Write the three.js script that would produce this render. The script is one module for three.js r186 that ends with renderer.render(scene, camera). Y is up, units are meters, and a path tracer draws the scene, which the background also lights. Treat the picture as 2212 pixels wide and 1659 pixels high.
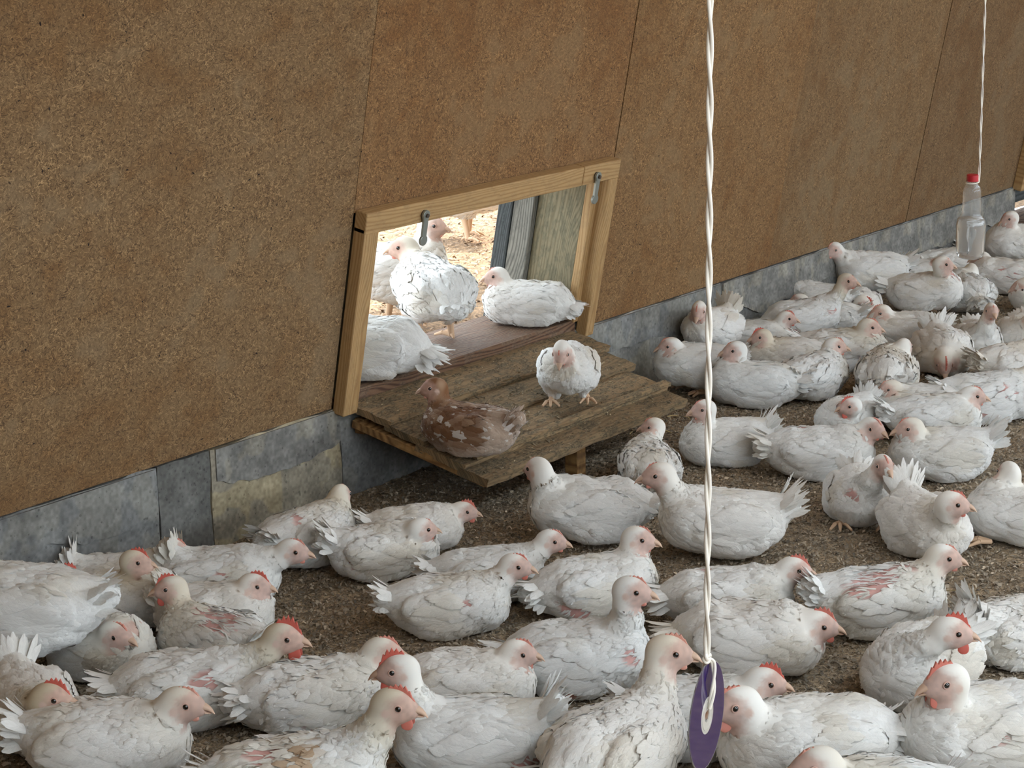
import * as THREE from 'three';
import { mergeGeometries } from 'three/addons/utils/BufferGeometryUtils.js';
import { RoundedBoxGeometry } from 'three/addons/geometries/RoundedBoxGeometry.js';

// ------------------------------------------------------------------ camera, sky, sun, exposure
const scene = new THREE.Scene();
const YAW = 36.1 * Math.PI / 180, PITCH = Math.atan(1080 / 4400), ROLL = -1.1 * Math.PI / 180;
const camera = new THREE.PerspectiveCamera(2 * Math.atan(1659 / 2 / 4400) * 180 / Math.PI, 2212 / 1659, 0.05, 200);
camera.position.set(0, 1.7, 3.68);
{
  const f = new THREE.Vector3(Math.cos(YAW) * Math.cos(PITCH), -Math.sin(PITCH), -Math.sin(YAW) * Math.cos(PITCH));
  const r0 = f.clone().cross(new THREE.Vector3(0, 1, 0)).normalize(), u0 = r0.clone().cross(f);
  const up = u0.clone().multiplyScalar(Math.cos(ROLL)).addScaledVector(r0, -Math.sin(ROLL));
  camera.up.copy(up);
  camera.lookAt(camera.position.clone().add(f));
}
camera.updateMatrixWorld(true);
const renderer = new THREE.WebGLRenderer({ antialias: true });
renderer.toneMapping = THREE.LinearToneMapping;
renderer.toneMappingExposure = 2.0;
renderer.shadowMap.enabled = true;
scene.background = new THREE.Color().setRGB(0.80, 0.905, 0.985);
scene.backgroundIntensity = 3.2;
const sun = new THREE.DirectionalLight(new THREE.Color().setRGB(1, 0.93, 0.84), 5);
sun.position.set(20, 15, -0.6);
sun.target.position.set(6, 0, -1);
sun.castShadow = true; sun.shadow.radius = 1; sun.shadow.mapSize.set(2048, 2048);
Object.assign(sun.shadow.camera, { left: -14, right: 14, top: 14, bottom: -14, near: 0.5, far: 60 });
scene.add(sun, sun.target);

// ------------------------------------------------------------------ helpers
const DEG = Math.PI / 180;
function rng(seed) { let a = seed >>> 0; return () => { a = (a + 0x6D2B79F5) | 0; let t = Math.imul(a ^ (a >>> 15), 1 | a); t = (t + Math.imul(t ^ (t >>> 7), 61 | t)) ^ t; return ((t ^ (t >>> 14)) >>> 0) / 4294967296; }; }
function h3(i, j, k) { let h = Math.imul(i, 374761393) + Math.imul(j, 668265263) + Math.imul(k, 1274126177); h = Math.imul(h ^ (h >>> 13), 1274126177); return ((h ^ (h >>> 16)) >>> 0) / 4294967296; }
function vnoise(x, y, z) {
  const i = Math.floor(x), j = Math.floor(y), k = Math.floor(z); let u = x - i, v = y - j, w = z - k;
  u = u * u * (3 - 2 * u); v = v * v * (3 - 2 * v); w = w * w * (3 - 2 * w);
  const L = (a, b, t) => a + (b - a) * t;
  return L(L(L(h3(i, j, k), h3(i + 1, j, k), u), L(h3(i, j + 1, k), h3(i + 1, j + 1, k), u), v), L(L(h3(i, j, k + 1), h3(i + 1, j, k + 1), u), L(h3(i, j + 1, k + 1), h3(i + 1, j + 1, k + 1), u), v), w) * 2 - 1;
}
const fbm = (x, y, z, o = 4) => { let s = 0, a = 0.5; for (let i = 0; i < o; i++) { s += a * vnoise(x, y, z); x *= 2.03; y *= 2.03; z *= 2.03; a *= 0.5; } return s; };
const clamp = (x, a = 0, b = 1) => Math.min(b, Math.max(a, x));
const smooth = (a, b, x) => { const t = clamp((x - a) / (b - a)); return t * t * (3 - 2 * t); };
const used = {};
function numbered(n) { const k = used[n] = (used[n] ?? -1) + 1; return k ? `${n}_${String(k).padStart(3, '0')}` : n; }
function shade(o) { o.castShadow = true; o.receiveShadow = true; return o; }
function part(name, geo, mat, parent) { const m = shade(new THREE.Mesh(geo, mat)); m.name = name; parent.add(m); return m; }
function thing(name, label, category, group) { const g = new THREE.Group(); g.name = numbered(name); g.userData = { label, category }; if (group) g.userData.group = group; scene.add(g); return g; }
function struct(name, label, category) { const g = new THREE.Group(); g.name = name; g.userData = { label, category, kind: 'structure' }; scene.add(g); return g; }
function box(x0, x1, y0, y1, z0, z1, r = 0) {
  const g = r ? new RoundedBoxGeometry(x1 - x0, y1 - y0, z1 - z0, 2, r) : new THREE.BoxGeometry(x1 - x0, y1 - y0, z1 - z0);
  g.translate((x0 + x1) / 2, (y0 + y1) / 2, (z0 + z1) / 2); return g;
}
const LEAN = 0.195, Y0 = 0.275, LA = Math.atan(LEAN);
// geometry given in wall coordinates (x, distance up the slope above the concrete, distance into the room) -> world
function lean(g) { return g.applyMatrix4(new THREE.Matrix4().makeTranslation(0, Y0, 0).multiply(new THREE.Matrix4().makeRotationX(LA))); }
function boxUV(g, s = 1) { // planar uv in metres by dominant normal
  const p = g.attributes.position, n = g.attributes.normal, uv = new Float32Array(p.count * 2);
  for (let i = 0; i < p.count; i++) {
    const ax = Math.abs(n.getX(i)), ay = Math.abs(n.getY(i)), az = Math.abs(n.getZ(i));
    if (ax > ay && ax > az) { uv[2 * i] = p.getZ(i) * s; uv[2 * i + 1] = p.getY(i) * s; }
    else if (ay > az) { uv[2 * i] = p.getX(i) * s; uv[2 * i + 1] = p.getZ(i) * s; }
    else { uv[2 * i] = p.getX(i) * s; uv[2 * i + 1] = p.getY(i) * s; }
  }
  g.setAttribute('uv', new THREE.BufferAttribute(uv, 2)); return g;
}
function tex(w, h, fn, srgb = true) {
  const d = new Uint8Array(w * h * 4); fn(d, w, h);
  const t = new THREE.DataTexture(d, w, h); t.magFilter = THREE.LinearFilter; t.minFilter = THREE.LinearMipmapLinearFilter; t.generateMipmaps = true;
  t.wrapS = t.wrapT = THREE.RepeatWrapping; if (srgb) t.colorSpace = THREE.SRGBColorSpace; t.needsUpdate = true; return t;
}
// tileable coarse noise from a small lattice
function lattice(seed, n) { const r = rng(seed), a = new Float32Array(n * n); for (let i = 0; i < n * n; i++) a[i] = r() * 2 - 1; return (u, v) => { u = (u - Math.floor(u)) * n; v = (v - Math.floor(v)) * n; const i = Math.floor(u) % n, j = Math.floor(v) % n, i1 = (i + 1) % n, j1 = (j + 1) % n; let s = u - Math.floor(u), t = v - Math.floor(v); s = s * s * (3 - 2 * s); t = t * t * (3 - 2 * t); return (a[j * n + i] * (1 - s) + a[j * n + i1] * s) * (1 - t) + (a[j1 * n + i] * (1 - s) + a[j1 * n + i1] * s) * t; }; }

// ------------------------------------------------------------------ textures and materials
function boardTexture(seed, w, h, pxPerM, streaks) { // pressed flax-shive board, with damp stains
  const r = rng(seed), N = [3, 7, 15, 40].map((n, i) => lattice(seed * 7 + i, n));
  const W = new Float32Array(w * h);
  // fibres
  const nf = Math.floor(w * h / 16);
  for (let k = 0; k < nf; k++) {
    const x = r() * w, y = r() * h, a = r() * Math.PI * 2, L = 3 + r() * 8, v = (r() < 0.52 ? 1 : -1) * (0.15 + r() * 0.6), cv = (r() - 0.5) * 0.2;
    let px = x, py = y, an = a;
    for (let s = 0; s < L; s++) { const i = ((py | 0) + h) % h * w + ((px | 0) + w) % w; W[i] = W[i] * 0.4 + v; px += Math.cos(an); py += Math.sin(an); an += cv; if (px < 0) px += w; if (py < 0) py += h; }
  }
  // dark specks
  const specks = [];
  for (let k = 0; k < w * h / 14000; k++) specks.push([r() * w, r() * h, 0.7 + r() * 1.3, r() * Math.PI, 1 + r() * 1.8]);
  for (const [x, y, rad, a, el] of specks) for (let j = -9; j <= 9; j++) for (let i = -9; i <= 9; i++) { const u = (i * Math.cos(a) + j * Math.sin(a)) / (rad * el), v = (-i * Math.sin(a) + j * Math.cos(a)) / rad; if (u * u + v * v < 1) W[((y + j | 0) + h) % h * w + ((x + i | 0) + w) % w] = -1.3; }
  return tex(w, h, (d) => {
    for (let y = 0; y < h; y++) for (let x = 0; x < w; x++) {
      const u = x / w, v = y / h, f = W[y * w + x];
      const wu = u + 0.05 * N[2](u, v), wv = v + 0.05 * N[2](u + 0.5, v + 0.3);
      let st = N[0](wu, wv) * 0.35 + N[1](wu + 0.31, wv) * 0.36 + N[2](wu, wv + 0.2) * 0.32 + N[3](u, v) * 0.3 + f * 0.1;
      let blot = smooth(0.0, 0.75, st);
      for (const [sx, sw, sa] of streaks) { const q = Math.abs(u - sx + 0.012 * N[2](0.3, v * 0.6)) / sw; if (q < 1) blot = Math.max(blot, sa * (1 - q) * (0.6 + 0.5 * N[2](u * 3, v * 1.5))); }
      const pale = smooth(0.1, 0.5, -st) * 0.35;
      const f2 = f * (1 + 0.3 * N[3](u, v)); let R = 136 + f2 * 92, G = 109 + f2 * 82, B = 77 + f2 * 66;
      R += (92 - R * 0.78) * blot * 0.55; G += (62 - G * 0.74) * blot * 0.62; B += (34 - B * 0.7) * blot * 0.7;
      R += (150 - R) * pale; G += (132 - G) * pale; B += (108 - B) * pale;
      const o = (y * w + x) * 4; d[o] = clamp(R, 0, 255); d[o + 1] = clamp(G, 0, 255); d[o + 2] = clamp(B, 0, 255); d[o + 3] = 255;
    }
  });
}
function woodTexture(seed, base, dark, contrast = 1, dirt = 0, dirtCol = [70, 58, 40]) { // grain runs along u; 1 repeat = 1.2 m x 0.3 m
  const w = 1024, h = 512, N1 = lattice(seed, 5), N2 = lattice(seed + 1, 24), r = rng(seed + 5), N3 = lattice(seed + 3, 60), N4 = lattice(seed + 9, 130);
  const fine = new Float32Array(h); for (let i = 0; i < h; i++) fine[i] = r() - 0.5;
  return tex(w, h, (d) => {
    for (let y = 0; y < h; y++) for (let x = 0; x < w; x++) {
      const u = x / w, v = y / h, q = v * 26 + N1(u, v) * 3.2 + N2(u * 0.4, v) * 0.35;
      let g = 0.5 + 0.5 * Math.sin(q * 2 * Math.PI); g = Math.pow(g, 2.2) * contrast * 0.75 + Math.abs(fine[(y + (N1(u, 0) * 6 | 0) + h) % h]) * 0.5 * contrast;
      const dd = dirt * smooth(-0.25, 0.35, N2(u * 1.1, v) * 0.5 + N3(u, v * 0.5) * 0.5 + N4(u, v) * 0.35), o = (y * w + x) * 4;
      for (let c = 0; c < 3; c++) { let a = base[c] + (dark[c] - base[c]) * clamp(g); a += (dirtCol[c] * (1 + 0.35 * N4(u * 1.7, v)) - a) * dd; d[o + c] = clamp(a, 0, 255); }
      d[o + 3] = 255;
    }
  });
}
function concreteTexture(seed, base, hole = 1, blot = 1, tan = 0) {
  const n = 768, r = rng(seed), N = [4, 9, 22, 70].map((k, i) => lattice(seed * 3 + i, k)), W = new Float32Array(n * n);
  for (let k = 0; k < n * n / 5; k++) { const i = (r() * n * n) | 0; W[i] += (r() - 0.5) * 0.9; W[(i + 1) % (n * n)] += W[i] * 0.5; }
  for (let k = 0; k < 520 * hole; k++) { const x = r() * n, y = r() * n, rad = 1 + r() * r() * 6; for (let j = -8; j <= 8; j++) for (let i = -8; i <= 8; i++) if (i * i + j * j < rad * rad * (0.7 + 0.5 * r())) W[((y + j | 0) + n) % n * n + ((x + i | 0) + n) % n] = -1.1; }
  return tex(n, n, (d) => {
    for (let y = 0; y < n; y++) for (let x = 0; x < n; x++) {
      const u = x / n, v = y / n, s = (N[0](u, v) * 0.4 + N[1](u, v) * 0.35 + N[2](u, v) * 0.25) * blot * 0.6 + N[3](u, v) * 0.2 + W[y * n + x] * 0.34, o = (y * n + x) * 4, t = tan * smooth(-0.1, 0.25, N[1](u + 0.4, v) + 0.4 * N[2](u, v));
      for (let c = 0; c < 3; c++) d[o + c] = clamp(base[c] * (1 + s * 0.55) + t * [28, 20, 2][c], 0, 255); d[o + 3] = 255;
    }
  });
}
const std = (o) => new THREE.MeshStandardMaterial({ roughness: 0.9, ...o });
function rep(t, x, y, ox = 0, oy = 0) { const c = t.clone(); c.repeat.set(x, y); c.offset.set(ox, oy); c.needsUpdate = true; return c; }

const litterTex = (() => { const n = 1024; return tex(n, n, (d) => {
  const r = rng(91), N = [5, 12, 40, 110].map((k, i) => lattice(300 + i, k)), W = new Float32Array(n * n);
  for (let k = 0; k < n * n / 14; k++) { let x = r() * n, y = r() * n; const a = r() * 6.283, L = 2 + r() * 7, v = (r() - 0.5) * 1.7; for (let s = 0; s < L; s++) { const i = ((y | 0) + n) % n * n + ((x | 0) + n) % n; W[i] = W[i] * 0.3 + v; x += Math.cos(a); y += Math.sin(a); } }
  for (let i = 0; i < n * n; i++) { const u = (i % n) / n, v = (i / n | 0) / n, s = 1 + N[0](u, v) * 0.05 + N[1](u, v) * 0.06 + N[2](u, v) * 0.1 + N[3](u, v) * 0.22 + W[i] * 0.5; d[i * 4] = clamp(150 * s, 0, 255); d[i * 4 + 1] = clamp(133 * s, 0, 255); d[i * 4 + 2] = clamp(110 * s, 0, 255); d[i * 4 + 3] = 255; }
}); })();
const M = {
  litter: std({ map: litterTex, bumpMap: litterTex, bumpScale: 0.006, roughness: 1 }),
  flake: std({ color: 0xffffff, roughness: 1, side: THREE.DoubleSide }),
  chipGround: std({ map: rep(litterTex, 1, 1), color: new THREE.Color(0.8, 0.64, 0.5), roughness: 1 }),
  pine: std({ map: woodTexture(21, [186, 153, 106], [150, 112, 68], 0.8, 0.15, [128, 104, 74]), roughness: 0.7 }),
  sillWood: std({ map: woodTexture(33, [128, 98, 74], [74, 50, 36], 1.25, 0.45, [112, 98, 84]), roughness: 0.85 }),
  rampWood: std({ map: woodTexture(44, [146, 122, 90], [104, 82, 58], 0.7, 1.0, [104, 90, 68]), roughness: 0.95 }),
  rampWood2: std({ map: woodTexture(47, [138, 116, 86], [98, 78, 56], 0.7, 1.0, [98, 85, 64]), roughness: 0.95 }),
  rampEnd: std({ map: woodTexture(45, [176, 138, 88], [116, 82, 48], 1.1, 0.3, [80, 64, 44]), roughness: 0.9 }),
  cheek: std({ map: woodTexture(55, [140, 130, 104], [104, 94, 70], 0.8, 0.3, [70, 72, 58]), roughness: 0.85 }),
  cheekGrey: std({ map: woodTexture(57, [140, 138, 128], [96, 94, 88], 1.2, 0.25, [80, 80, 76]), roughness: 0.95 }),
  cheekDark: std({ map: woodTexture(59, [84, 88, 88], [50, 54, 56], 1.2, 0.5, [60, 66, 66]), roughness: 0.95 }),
  metal: std({ color: 0x9aa09a, metalness: 0.75, roughness: 0.5 }),
  metalDark: std({ color: 0x5a5048, metalness: 0.6, roughness: 0.6 }),
  plainBoard: std({ color: 0x8a6c48 }), clad: std({ color: 0x77726a }), core: std({ color: 0x3a2c1e }), roof: std({ color: 0xd2ba94 }),
  string: std({ color: 0xe9e4da, roughness: 1 }),
};
const CB = [concreteTexture(3, [126, 125, 121], 0.7, 1.1, 0.3), concreteTexture(5, [98, 98, 95], 1.6, 0.9, 0), concreteTexture(8, [142, 135, 120], 0.8, 1.0, 0.6), concreteTexture(11, [113, 114, 113], 0.5, 1.0, 0.2)].map((map) => std({ map, roughness: 0.95 }));

// ------------------------------------------------------------------ the shell of the barn
{ // floor with deep trodden litter
  const floor = struct('floor', 'trodden brown litter covering the barn floor', 'floor');
  const X0 = 1.2, X1 = 11, Z0 = -0.02, Z1 = 5.2, nx = 360, nz = 190;
  const g = new THREE.PlaneGeometry(X1 - X0, Z1 - Z0, nx, nz); g.rotateX(-Math.PI / 2); g.translate((X0 + X1) / 2, 0, (Z0 + Z1) / 2);
  const p = g.attributes.position, uv = g.attributes.uv;
  for (let i = 0; i < p.count; i++) { const x = p.getX(i), z = p.getZ(i); p.setY(i, -0.004 + fbm(x * 3, 0, z * 3, 2) * 0.012 + vnoise(x * 28, 3, z * 28) * 0.0035); uv.setXY(i, x / 0.8, z / 0.8); }
  g.computeVertexNormals();
  part('litter_surface', g, M.litter, floor);
  part('floor_slab', boxUV(box(-6, 18, -0.2, -0.02, -0.3, 8.0), 1.2), M.litter, floor);
}
{ // outside ground
  const g = struct('ground', 'sunlit ground strewn with wood chips outside the doorway', 'ground');
  const pg = new THREE.PlaneGeometry(40, 20, 200, 100); pg.rotateX(-Math.PI / 2); pg.translate(8, 0.05, -10.3);
  const p = pg.attributes.position, uv = pg.attributes.uv; for (let i = 0; i < p.count; i++) { const x = p.getX(i), z = p.getZ(i); p.setY(i, 0.045 + fbm(x * 2, 1, z * 2, 2) * 0.02); uv.setXY(i, x / 0.9, z / 0.9); }
  pg.computeVertexNormals(); part('chip_ground', pg, M.chipGround, g);
  const pg2 = new THREE.BoxGeometry(60, 0.1, 26); pg2.translate(6, -0.05, 21.4); boxUV(pg2, 1); part('yard_ground', pg2, M.chipGround, g);
}
{ // covered run along the outside of the barn
  const v = struct('roof', 'shed roof over the outdoor run', 'roof');
  part('roof_sheet', box(-2, 16, 2.62, 2.68, -1.4, -0.1), M.roof, v);
  for (const x of [-1.5, 2, 12.5, 15]) part('roof_post', box(x, x + 0.12, -0.02, 2.62, -1.35, -1.23), M.pine, v);
}
const SEAM = [1.4, 2.62, 4.183, 5.478, 6.705, 7.905, 9.08];
const wall = struct('wall_left', 'leaning brown fibreboard wall on a concrete plinth', 'wall');
{
  const S = 1.32; // boards as far as the frame shows; the upper row goes on above
  for (let i = 0; i < SEAM.length - 1; i++) {
    const x0 = SEAM[i] + 0.002, x1 = SEAM[i + 1] - 0.002, door = i === 2, s0 = door ? 0.575 : 0.002;
    const g = box(x0, x1, s0, S, -0.016, i % 2 ? 0 : -0.0015);
    const p = g.attributes.position, uv = g.attributes.uv; for (let k = 0; k < p.count; k++) uv.setXY(k, (p.getX(k) - x0) / (x1 - x0), p.getY(k) / S);
    const st = [[[0.5, 0.03, 0.3]], [[0.9, 0.1, 0.3]], [[0.97, 0.06, 0.7]], [[0.03, 0.05, 0.5], [0.97, 0.02, 0.6]], [[0.02, 0.035, 0.9], [0.38, 0.03, 0.75], [0.98, 0.03, 0.8]], [[0.02, 0.04, 1.0], [0.5, 0.1, 0.35]]][i];
    const t = i === 0 ? null : boardTexture(100 + i * 13, 1280, 1280, 1000, st);
    part('board_panel', lean(g), std({ map: t, color: t ? [0, 0xebe8e2, 0xf0e0cc, 0xf0e4d2, 0xe4dfd6, 0xd8d2ca][i] : 0x8a6c48, roughness: 0.92 }), wall);
    const gu = box(x0, x1, S + 0.003, 2.5, -0.016, -0.001); part('board_panel', lean(gu), M.plainBoard, wall);
  }
  part('board_panel', lean(box(-6, SEAM[0] - 0.002, 0.002, 2.5, -0.016, 0)), M.plainBoard, wall);
  part('board_panel', lean(box(10.4, 18, 0.002, 2.5, -0.016, 0)), M.plainBoard, wall);
  part('board_panel', lean(box(9.08, 10.4, 0.9, 2.5, -0.016, 0)), M.plainBoard, wall);
  // outer skin and thickness of the wall
  for (const [a, b, s0, s1] of [[-6, 4.24, -0.3, 2.5], [5.38, 9.08, -0.3, 2.5], [10.4, 18, -0.3, 2.5], [4.24, 5.38, 0.54, 2.5], [9.08, 10.4, 0.9, 2.5]]) part('outer_cladding', lean(box(a, b, s0, s1, -0.31, -0.28)), M.clad, wall);
  for (const [a, b, s0] of [[-6, 4.18, 0.01], [5.46, 9.06, 0.01], [10.42, 18, 0.01], [4.18, 5.46, 0.56]]) part('wall_core', lean(box(a, b, s0, 2.49, -0.275, -0.03)), M.core, wall);
  // concrete plinth: single cast blocks with their own tones
  const blocks = [[-6, 1.6, 3], [1.6, 2.55, 0], [2.55, 3.5, 3], [3.5, 3.69, 1], [3.69, 4.215, 2], [4.215, 5.3, 3], [5.3, 6.35, 0], [6.35, 7.6, 3], [7.6, 9.1, 3], [10.4, 18, 3]];
  const R = rng(77);
  for (const [a, b, m] of blocks) {
    const g = new THREE.BoxGeometry(b - a - 0.004, 0.29, 0.3, Math.max(2, Math.round((b - a) / 0.03)), 12, 1); g.translate((a + b) / 2, 0.128, -0.149);
    const p = g.attributes.position; for (let k = 0; k < p.count; k++) { const x = p.getX(k), y = p.getY(k), z = p.getZ(k); if (z > -0.01) p.setZ(k, z + fbm(x * 9, y * 9, m, 3) * 0.008); if (y > 0.26) p.setY(k, y + fbm(x * 14, 5, m, 2) * 0.008); }
    g.computeVertexNormals(); boxUV(g, 1 / 0.55); part('concrete_block', g, CB[m], wall);
  }
  // smoother render band trowelled over the upper part of some blocks
  for (const [a, b, y0, seed] of [[2.4, 3.49, 0.165, 1], [3.71, 4.21, 0.175, 2], [4.9, 6.34, 0.15, 3], [6.36, 9.08, 0.13, 4]]) {
    const n = Math.round((b - a) / 0.02), sh = new THREE.Shape(); sh.moveTo(a, 0.27); for (let k = 0; k <= n; k++) { const x = a + (b - a) * k / n; sh.lineTo(x, y0 + fbm(x * 6, seed, 0, 4) * 0.05); } sh.lineTo(b, 0.27);
    const g = new THREE.ExtrudeGeometry(sh, { depth: 0.006, bevelEnabled: false }); g.translate(0, 0, 0.001); boxUV(g, 1 / 0.55); part('render_band', g, CB[seed % 2 ? 3 : 0], wall);
  }
}
{ // the rest of the room, outside the frame
  const cl = struct('ceiling', 'pale boarded ceiling with an open ridge slot', 'ceiling'); part('ceiling_board', box(-6, 18, 2.72, 2.82, 0.1, 3.5), M.roof, cl); part('ceiling_board', box(-6, 18, 2.72, 2.82, 4.5, 8.0), M.roof, cl); part('ceiling_board', box(-6, -1.4, 2.72, 2.82, 3.5, 4.5), M.roof, cl); part('ceiling_board', box(16, 18, 2.72, 2.82, 3.5, 4.5), M.roof, cl);
  for (let x = -0.4; x < 16; x += 2.4) part('ridge_beam', box(x, x + 0.08, 2.7, 2.82, 3.5, 4.5), M.pine, cl);
  const wr = struct('wall_right', 'opposite barn wall with long open ventilation windows', 'wall');
  part('lower_wall', box(-2.5, 18, 0, 1.0, 7.8, 8.0), M.plainBoard, wr); part('closed_wall', box(-6, -2.5, 0, 2.72, 7.8, 8.0), M.plainBoard, wr); part('upper_wall', box(-2.5, 18, 2.62, 2.72, 7.8, 8.0), M.plainBoard, wr);
  for (let x = -2.5; x <= 17.8; x += 2.9) part('window_post', box(x, x + 0.16, 1.0, 2.62, 7.82, 7.98), M.pine, wr);
  const wf = struct('wall_front', 'gable wall at the far end', 'wall'); part('gable_board', box(18, 18.15, -0.1, 2.8, -0.3, 8.0), M.plainBoard, wf);
  const wb = struct('wall_back', 'gable wall behind the viewer', 'wall');
  part('gable_board', box(-6.15, -6, -0.1, 2.8, -0.3, 2.0), M.plainBoard, wb); part('gable_board', box(-6.15, -6, -0.1, 2.8, 6.2, 8.0), M.plainBoard, wb); part('gable_board', box(-6.15, -6, -0.1, 2.8, 2.0, 6.2), M.plainBoard, wb);
}
const door = struct('door_1', 'low pop-hole doorway with pale wooden frame', 'doorway');
{
  const T = 0.042, X0 = 4.187, X1 = 5.452, top = 0.585, fw = 0.062;
  const fuv = (g, along) => { const p = g.attributes.position, n = g.attributes.normal, uv = g.attributes.uv; for (let k = 0; k < p.count; k++) { const a = along === 'x' ? p.getX(k) : p.getY(k), b = (along === 'x' ? p.getY(k) : p.getX(k)) + p.getZ(k); uv.setXY(k, a / 1.2, b / 0.3); } return g; };
  const mk = (n, g, a, m = M.pine) => part(n, lean(fuv(g, a)), m, door);
  mk('frame_post', box(X0, X0 + fw, -0.012, top - fw * 0.72, 0, T, 0.004), 'y');
  mk('frame_post', box(X1 - fw * 0.75, X1, -0.012, top - fw, 0, T, 0.004), 'y');
  mk('frame_head', box(X0, X1 - 0.21, top - fw, top, 0, T + 0.001, 0.004), 'x');
  mk('frame_head', box(X1 - 0.207, X1, top - fw, top, 0, T + 0.001, 0.004), 'x');
  // thick reveal boards of the opening
  const xr = 5.385;
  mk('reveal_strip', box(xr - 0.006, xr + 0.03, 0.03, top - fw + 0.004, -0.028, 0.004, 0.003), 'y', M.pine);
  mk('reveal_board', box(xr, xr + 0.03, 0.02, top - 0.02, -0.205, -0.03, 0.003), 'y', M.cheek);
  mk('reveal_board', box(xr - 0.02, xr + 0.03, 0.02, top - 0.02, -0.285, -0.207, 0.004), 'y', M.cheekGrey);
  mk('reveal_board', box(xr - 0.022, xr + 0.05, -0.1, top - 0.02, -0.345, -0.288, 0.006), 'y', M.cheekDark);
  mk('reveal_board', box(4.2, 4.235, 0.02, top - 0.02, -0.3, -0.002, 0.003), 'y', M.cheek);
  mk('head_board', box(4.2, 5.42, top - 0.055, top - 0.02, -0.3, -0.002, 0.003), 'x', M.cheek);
  // sill plank
  const sill = box(4.2, 5.4, 0.268, 0.31, -0.295, 0.004, 0.005); fuv(sill, 'x'); part('sill_plank', sill, M.sillWood, door);
  // turn-button latches
  for (const [x, ang, len] of [[4.44, 0.02, 0.062], [5.315, 0.0, 0.062]]) {
    const lt = new THREE.Group(); lt.name = 'latch'; door.add(lt);
    const sp = new THREE.Shape(); sp.absarc(0, 0, 0.0135, 0, Math.PI, false); sp.lineTo(-0.009, -0.012); sp.lineTo(-0.008, -len); sp.absarc(0, -len - 0.012, 0.0145, Math.PI * 0.8, Math.PI * 2.2, false); sp.lineTo(0.008, -len); sp.lineTo(0.009, -0.012);
    const g = new THREE.ExtrudeGeometry(sp, { depth: 0.006, bevelEnabled: true, bevelSize: 0.0012, bevelThickness: 0.0012, bevelSegments: 1 }); g.rotateZ(ang); g.translate(x, top - 0.038, T + 0.006); part('latch_arm', lean(g), M.metal, lt);
    const b = new THREE.CylinderGeometry(0.0125, 0.0135, 0.012, 20); b.rotateX(Math.PI / 2); b.translate(x, top - 0.038, T + 0.005); part('latch_boss', lean(b), M.metalDark, lt);
    const s2 = new THREE.CylinderGeometry(0.006, 0.006, 0.006, 12); s2.rotateX(Math.PI / 2); s2.translate(x, top - 0.038, T + 0.015); part('latch_screw', lean(s2), M.metalDark, lt);
  }
}
{ // next opening at the far end: only its first post shows
  const d2 = struct('door_2', 'edge of the next doorway at the far end of the wall', 'doorway');
  const g = box(9.06, 9.12, -0.01, 0.95, 0, 0.045, 0.004); boxUV(g, 1); part('frame_post', lean(g), M.pine, d2);
  const g2 = box(9.06, 10.4, 0.0, 0.04, -0.29, 0.0); g2.translate(0, 0.0, 0); part('sill_plank', boxUV(g2), M.sillWood, d2);
  part('reveal_board', lean(box(9.06, 9.09, 0, 0.95, -0.29, -0.01)), M.cheekDark, d2);
  part('shutter_board', lean(box(9.1, 10.4, -0.25, 0.92, -0.27, -0.25)), M.cheekDark, d2);
}
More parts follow.
